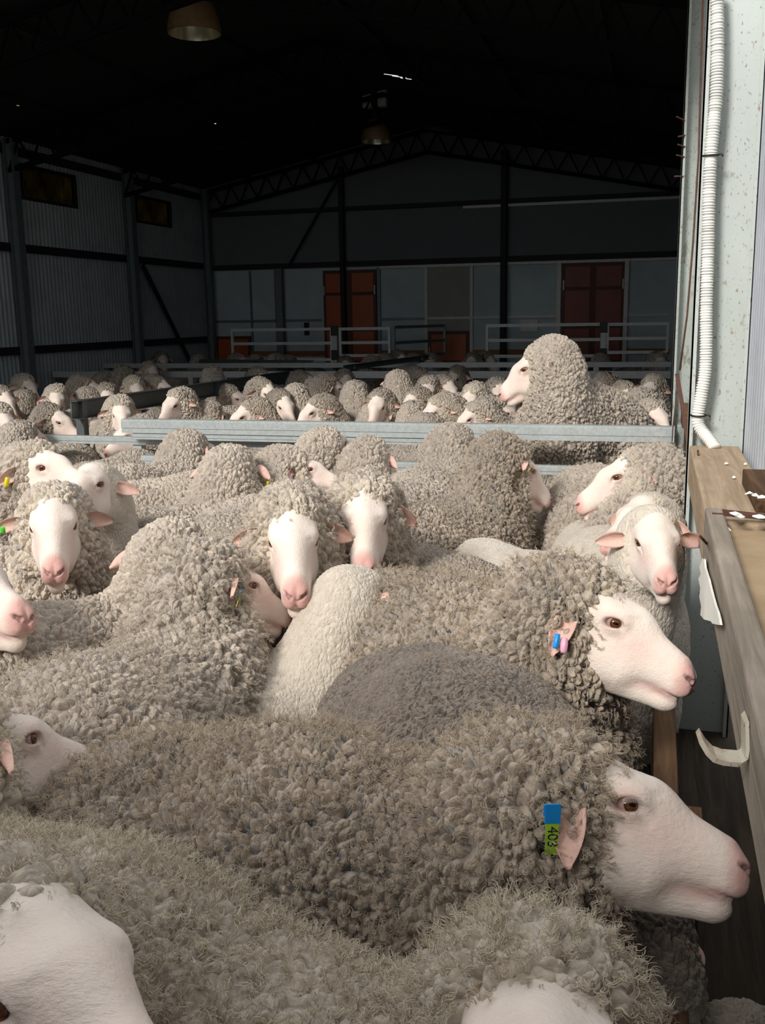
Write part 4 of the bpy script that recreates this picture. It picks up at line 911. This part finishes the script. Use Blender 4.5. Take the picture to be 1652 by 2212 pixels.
front('lamb beside the steel post with bright pink nose pointing down', (1408, 1165), 2.75, (1442, 1262), True, (1120, 1230), s=1.02, hs=.9, wool='wool_lamb', woolw=.7, zb=.74, neckr=.10, tag=(1, [('tag_deepblue', .012, .02, 0)]), eardroop=.1, **MD2)
front('sheep whose pink nose just enters at the left frame edge', (-95, 1275), 2.7, (65, 1335), True, (-420, 1380), s=1.1, **MD2, **P1)
front('brown-woolled back at left edge behind the entering pink nose', None, 0, 0, 0, (225, 1310), (-100, 1290), s=.98, wool='wool_brown', **MD)
front('sheep behind the large profile sheep with thin blue and yellow ear tag', (375, 1200), 2.95, (430, 1235), False, (190, 1280), s=1.08, carve=1, tag=(-1, Y_B), hx=.5, **HM)
front('woolly rump at the left edge beside the lime-tagged face', None, 0, 0, 0, (35, 1180), (-200, 1150), s=1.05, **MD)
front('small grey lamb rump peeping over the big foreground back', None, 0, 0, 0, (590, 1570), (800, 1650), s=.82, zb=.655, wool='wool_lamb', woolw=.6, **MD)
front('shadowed low back behind the yellow-stained cheek at left', None, 0, 0, 0, (60, 1470), (260, 1640), s=.9, wool='wool_brown', zb=.70, **MD)
front('low brown body below the rail behind the yellow-tagged dark back', None, 0, 0, 0, (1175, 1120), (1240, 1050), s=.95, wool='wool_brown', zb=.72, **MD)
front('sheep back seen under the left end of the lower rails', None, 0, 0, 0, (150, 1000), (300, 975), s=.98, zb=.78, **LO)
front('curly lamb squeezed between low timber fence and corrugated wall', None, 0, 0, 0, (1580, 2080), (1900, 3000), s=.62, zb=.50, wool='wool_curl', girth=.19, res=.013, sub=1)
# long lashes and the numbered tag of the foreground sheep
def foreground_details():
    W = A_.matrix_basis
    eye = [c for c in A_.children if c.name.startswith('eye')][1]; ear = [c for c in A_.children if c.name.startswith('ear')][-1]
    m = MB()
    for i in range(22):
        a = -0.9 + 1.8*i/21; p = Vector((0.0165*math.sin(a), -0.0125, 0.0095*math.cos(a) + 0.001))
        q = p + Vector((0.006*math.sin(a), -0.0085, -0.001)); r = q + Vector((0.002*math.sin(a), -0.004, -0.006))
        m.tube([p, q, r], [.0004, .0003, .00015], 5)
    me = bpy.data.meshes.new('eyelashes'); me.from_pydata(m.V, [], m.F); me.materials.append(M['lash'])
    o = bpy.data.objects.new('eyelashes', me); C.objects.link(o); o.parent = eye
    # tag: blue button and stalk, green strap with the digits 403
    b = MB().tube([(.010, .045, .004), (.0125, .045, .004)], .011, 20).tube([(.006, .045, .004), (.012, .045, .004)], .004, 12)
    b.V += []; me = bpy.data.meshes.new('tag_button'); me.from_pydata(b.V, [], b.F); me.materials.append(M['tag_blue'])
    tg = bpy.data.objects.new('ear_tag', bpy.data.meshes.new('ear_tag')); C.objects.link(tg); tg.parent = ear
    s = MB().box((0, -.009, -.058), (.0022, .009, 0)); tg.data.from_pydata(s.V, [], s.F); tg.data.materials.append(M['tag_green'])
    s2 = MB().box((-.0006, -.011, -.012), (.0028, .011, .016)).box((-.0016, -.0125, -.002), (-.0006, .0125, .014)); mb = bpy.data.meshes.new('tag_clip'); mb.from_pydata(s2.V, [], s2.F); mb.materials.append(M['tag_blue'])
    ob = bpy.data.objects.new('tag_clip', mb); 
    tx = bpy.data.curves.new('tag_number', 'FONT'); tx.body = '403'; tx.size = .021; tx.align_x = 'CENTER'; tx.align_y = 'CENTER'; tx.extrude = .0002
    ot = bpy.data.objects.new('tag_number', tx); C.objects.link(ot); dg = bpy.context.evaluated_depsgraph_get(); mt = bpy.data.meshes.new_from_object(ot.evaluated_get(dg)); bpy.data.objects.remove(ot)
    mt.name = 'tag_number'; mt.materials.clear(); mt.materials.append(M['ink']); mt.transform(Matrix(((0, 0, 1, .0025), (0, 1, 0, 0), (-1, 0, 0, -.032), (0, 0, 0, 1))))
    ot = bpy.data.objects.new('tag_number', mt)
    # all three hang as one sub-part of the ear
    V = [tuple(v.co) for v in mb.vertices]; F = [tuple(p.vertices) for p in mb.polygons]
    me = tg.data; bm = bmesh.new(); bm.from_mesh(me)
    for src, mi in ((mb, 1), (mt, 2)):
        k = len(bm.faces); bm.from_mesh(src); bm.faces.ensure_lookup_table()
        for f in bm.faces[k:]: f.material_index = mi
    bm.to_mesh(me); bm.free(); me.materials.append(M['tag_blue']); me.materials.append(M['ink'])
    # hang it vertically from the ear edge, facing the viewer's side of the pen
    bpy.context.view_layer.update()
    ew = ear.matrix_world; anchor = ew @ Vector((.000, .022, .0)); v = (EYEPT - anchor).normalized(); r_ = v.cross(Vector((0, 0, 1))).normalized(); anchor += v*.034 + r_*.022
    v = EYEPT - anchor; v.z = 0; yaw = math.atan2(v.y, v.x) + 0.25
    tg.matrix_world = Matrix.Translation(anchor) @ Matrix.Rotation(yaw, 4, 'Z') @ Matrix.Rotation(-.1, 4, 'X')
foreground_details()
# ---------------------------------------------------------------- the flock behind the rails: a few built bodies, copied with their parts
front('shaggy sheep leaping up above all the others behind the broad rail', (1165, 800), 5.75, (1078, 857), True, (1400, 822), s=1.15, eye=(1134, 798), eside=1, zb=1.15, z0=.16, pitch=.36, wool='wool', girth=.24, neckr=.16, woolw=1.3, hx=.52, **HM, **P1)
protos = []
for k, (yaw, dz, wl, r_) in enumerate(((0.0, 0.0, 'wool', .0), (0.9, 0.02, 'wool_brown', .1), (-0.9, 0.0, 'wool', -.1), (1.7, .03, 'wool_brown', .0), (-1.7, -.02, 'wool', .1), (0.3, -.08, 'wool_curl', .0))):
    hl = (0.60 + .03*math.cos(yaw) - .05*abs(yaw)*.6, 0.14*math.sin(yaw), 0.90 + dz); el = -.35 - .1*(k == 5)
    nl = (hl[0] + math.cos(yaw)*math.cos(el), hl[1] + math.sin(yaw)*math.cos(el), hl[2] + math.sin(el))
    protos.append([None, yaw, hl, dict(wool=wl, roll=r_), nl])
def copy_tree(o, parent=None):
    c = o.copy(); C.objects.link(c); c.parent = parent
    for ch in o.children: copy_tree(ch, c)
    return c
placed = []
for o_ in [o for o in C.objects if o.parent is None and o.get('category') == 'sheep']:
    d_ = Vector((math.cos(o_.rotation_euler.z), math.sin(o_.rotation_euler.z))); placed += [o_.location.xy + d_*u*o_.scale.x for u in (-.4, -.13, .13, .4)]
def crowd(P, H_, face, s):
    hd = math.atan2(-H_.y, -H_.x) + face - P[1]; hl = Vector(P[2]) * s; R_ = Matrix.Rotation(hd, 3, 'Z'); p = (H_ - R_ @ hl).xy; d_ = Vector((math.cos(hd), math.sin(hd)))
    pts = [p + d_*u*s for u in (-.4, -.13, .13, .4)]
    c = sum(max(0, .42 - (a - b).length) for a in pts for b in placed) + sum(max(0, XL + .4 - a.x)*4 + max(0, a.x - XR + .05)*4 + (1.2 if 10.25 < a.y < 10.55 or 5.2 < a.y < 5.55 else 0) for a in pts)
    return c, pts
def back(label, px, z, face, k=None, s=1.08, group=None, spin=0.0):
    """face: world yaw of the face relative to looking straight at the camera (0), + turns it to the picture's right"""
    H_ = at_z(px[0], px[1], z) if z < 1.3 else at_y(px[0], px[1], z)
    k = min(range(len(protos)), key=lambda q: crowd(protos[q], H_, face, s)[0]); P = protos[k]; placed.extend(crowd(P, H_, face, s)[1])
    toc = math.atan2(-H_.y, -H_.x) + face; hd = toc - P[1]
    if P[0] is None:
        P[0] = build_sheep(label, (0, 0), 0.0, P[2], P[4], res=.0125, sub=0, fine=False, **P[3]); o = P[0]
    else: o = copy_tree(P[0]); o['label'] = label
    hl = Vector(P[2]) * s; R_ = Matrix.Rotation(hd, 3, 'Z'); p = H_ - R_ @ hl
    o.location = (p.x, p.y, p.z if z >= 1.3 else max(-.02, H_.z - hl.z)); o.rotation_euler = (0, 0, hd); o.scale = (s, s, s)
    return o
Z = .98
BK = [
 ((260, 888), .98, 0.1, 0, 'sheep facing camera with its pink nose at the left end of the broad rail'),
 ((385, 868), .98, -.7, 2, 'curly-headed sheep right of the nose at the rail end, looking down left'),
 ((455, 895), .86, 2.4, 3, 'long curly back right of the curly-headed sheep'),
 ((545, 893), .92, -1.2, 5, 'small white face with pink ear just above the broad rail left of centre'),
 ((568, 845), 1.02, .7, 1, 'tall-topped sheep left of centre looking right with a white cheek'),
 ((608, 872), .95, .4, 2, 'sheep face with a pointed ear beside the tall-topped sheep'),
 ((690, 885), .93, -1.0, 5, 'woolly head with white muzzle low over the rail, centre left'),
 ((643, 858), .98, 2.8, 4, 'brown woolly head turned away behind the low white muzzle'),
 ((708, 835), .98, 1.9, 3, 'sheep turned away by the end post of the slanting rail'),
 ((772, 850), .97, 2.6, 1, 'round woolly head turned away, left of the yellow-tagged white face'),
 ((820, 872), .96, -.3, 0, 'white face looking left with a yellow tag, centre of the second pen'),
 ((862, 828), 1.06, 2.9, 4, 'tall dark woolly head turned away in the middle of the second pen'),
 ((822, 900), .86, 2.2, 1, 'curly back lying low above the rail below the yellow-tagged white face'),
 ((898, 868), .95, -.6, 2, 'pale face looking left in front of the tall dark head'),
 ((895, 898), .86, 2.7, 3, 'woolly back close above the rail, right of centre'),
 ((925, 840), .99, -.1, 0, 'wool-capped sheep right of the tall dark head'),
 ((962, 838), .99, .5, 5, 'sheep with dark eye facing half right among the wool caps'),
 ((950, 882), .92, -.9, 2, 'white-faced sheep nose down just over the rail right of centre'),
 ((985, 885), .90, 1.4, 1, 'brown woolly head next to the nose-down white face'),
 ((1022, 858), .97, -.4, 0, 'sheep with outstretched ear looking left near the leaping sheep'),
 ((1032, 895), .88, -1.1, 5, 'white muzzle pointing left low over the rail near the leaping sheep'),
 ((1066, 885), .90, 1.7, 3, 'curly head crowded against the leaping sheep chest'),
 ((1075, 845), .98, .2, 4, 'pink-nosed sheep half hidden behind the leaping sheep neck'),
 ((1315, 832), .99, 2.2, 1, 'woolly head right behind the leaping sheep back'),
 ((1350, 855), .96, .4, 2, 'sheep face with brown eye right of the leaping sheep back'),
 ((1408, 838), .99, -.3, 0, 'wool-browed sheep at the right end of the second pen'),
 ((1392, 868), .93, 2.0, 4, 'brown wool neck at the right end of the second pen'),
 ((1408, 895), .90, .6, 1, 'sheep looking down right with an orange tag beside the steel post'),
 ((1118, 962), .80, -.1, 5, 'low face peeping out beneath the broad rail under the leaping sheep'),
 ((930, 975), .72, 2.0, 3, 'curly back beneath the broad rail at centre'),
 ((650, 965), .74, 1.6, 4, 'low body beneath the rail left of the yellow ring tag'),
 ((300, 970), .74, -1.3, 1, 'pinkish shorn lamb below the left rail end'),
 ((1250, 985), .74, 2.3, 1, 'brown low body under the leaping sheep'),
 ((55, 832), 1.0, .5, 2, 'sheep with dark eye at far left of the left pen looking right'),
 ((123, 858), .97, .0, 0, 'white-faced sheep facing camera in the left pen'),
 ((60, 868), .90, 2.3, 1, 'brown woolly back left of the white-faced one in the left pen'),
 ((5, 862), .98, .4, 5, 'sheep head cut by the left edge above another in the left pen'),
 ((2, 905), .94, .3, 2, 'lower sheep head cut by the left edge in the left pen'),
 ((182, 835), .99, 1.3, 3, 'sheep with long white cheek behind the left pen faces'),
 ((192, 862), .93, 2.8, 4, 'woolly crown left of the broad slanting rail'),
 ((232, 856), .95, .1, 0, 'pale-crowned sheep touching the broad slanting rail'),
 ((292, 838), .98, .2, 5, 'white-browed sheep above the broad slanting rail, left one'),
 ((340, 834), .98, .9, 2, 'white-browed sheep above the broad slanting rail, right one'),
 ((272, 812), 1.03, 2.5, 1, 'brown sheep rising over the middle rail in the left half'),
 ((325, 802), 1.02, .3, 0, 'pale head just above the middle rail in the left half'),
 ((232, 826), .97, 2.1, 3, 'brown neck beneath the middle rail in the left half'),
 ((463, 812), 1.02, 2.7, 4, 'woolly crown above the middle of the slanting rail'),
 ((495, 855), .90, 1.2, 1, 'sheep between the two slanting rails'),
 ((113, 903), .90, .9, 5, 'sheep with white forehead under the lower slanting rail'),
 ((52, 945), .88, 2.2, 3, 'curly back at left edge under the lower slanting rail'),
 ((178, 920), .82, 1.5, 4, 'shaded body under the end post of the slanting rail'),
 ((560, 815), .98, .6, 2, 'small pale face between the slanting rail and the middle rail'),
 ((655, 825), .97, 1.0, 5, 'pinkish face just right of the slanting rail end post'),
 ((745, 822), .97, .2, 0, 'sheep head in shadow below the middle rail at centre'),
 ((985, 815), .99, -.4, 2, 'sheep in shadow below the middle rail right of centre'),
 ((905, 815), .98, 1.2, 3, 'shadowed face beside the tall dark head'),
 ((120, 797), 11.2, 2.6, 1, 'woolly crown over the far left stretch of the middle rail'),
 ((257, 790), 12.3, .3, 0, 'tiny white crown by the left wall column'),
 ((350, 777), 13.0, .2, 5, 'small pale head beneath the left wall brace'),
 ((432, 783), 12.6, 2.8, 4, 'round woolly head in the left rear corner'),
 ((515, 783), 12.3, .9, 2, 'sheep with white nose in front of the left orange hatch'),
 ((556, 786), 12.4, 2.2, 1, 'brown crown right of the left orange hatch'),
 ((592, 783), 12.2, -.6, 2, 'spotted-looking pale face under the left gate'),
 ((625, 786), 12.5, 2.4, 3, 'dark wool right of the pale face under the left gate'),
 ((746, 790), 12.0, .0, 0, 'small pale head under the hinged post at centre'),
 ((808, 788), 12.0, 2.3, 4, 'woolly back under the short left gate'),
 ((831, 784), 12.4, .1, 5, 'pale crown left of the upright little head'),
 ((862, 776), 12.6, .5, 0, 'upright little sheep head below the swung dark gate'),
 ((895, 783), 12.7, 2.7, 1, 'brown crown below the swung dark gate'),
 ((930, 784), 12.5, .0, 2, 'little white face in front of the right orange hatch'),
 ((1020, 782), 12.2, -.2, 5, 'pale woolly head right of the right orange hatch'),
 ((1052, 780), 12.5, .6, 2, 'sheep looking right behind the leaping sheep muzzle'),
 ((1300, 785), 12.2, 2.8, 4, 'crown behind the rail right of the leaping sheep'),
 ((1422, 781), 12.3, .4, 0, 'small sheep face near the far right end of the rails'),
 ((1180, 786), 12.4, 2.5, 1, 'brown crown hidden mostly behind the leaping sheep'),
]
for px, z, fc, k, lb in BK: back(lb, px, z, fc, k, s=.98 if z < 1.3 else 1.08)
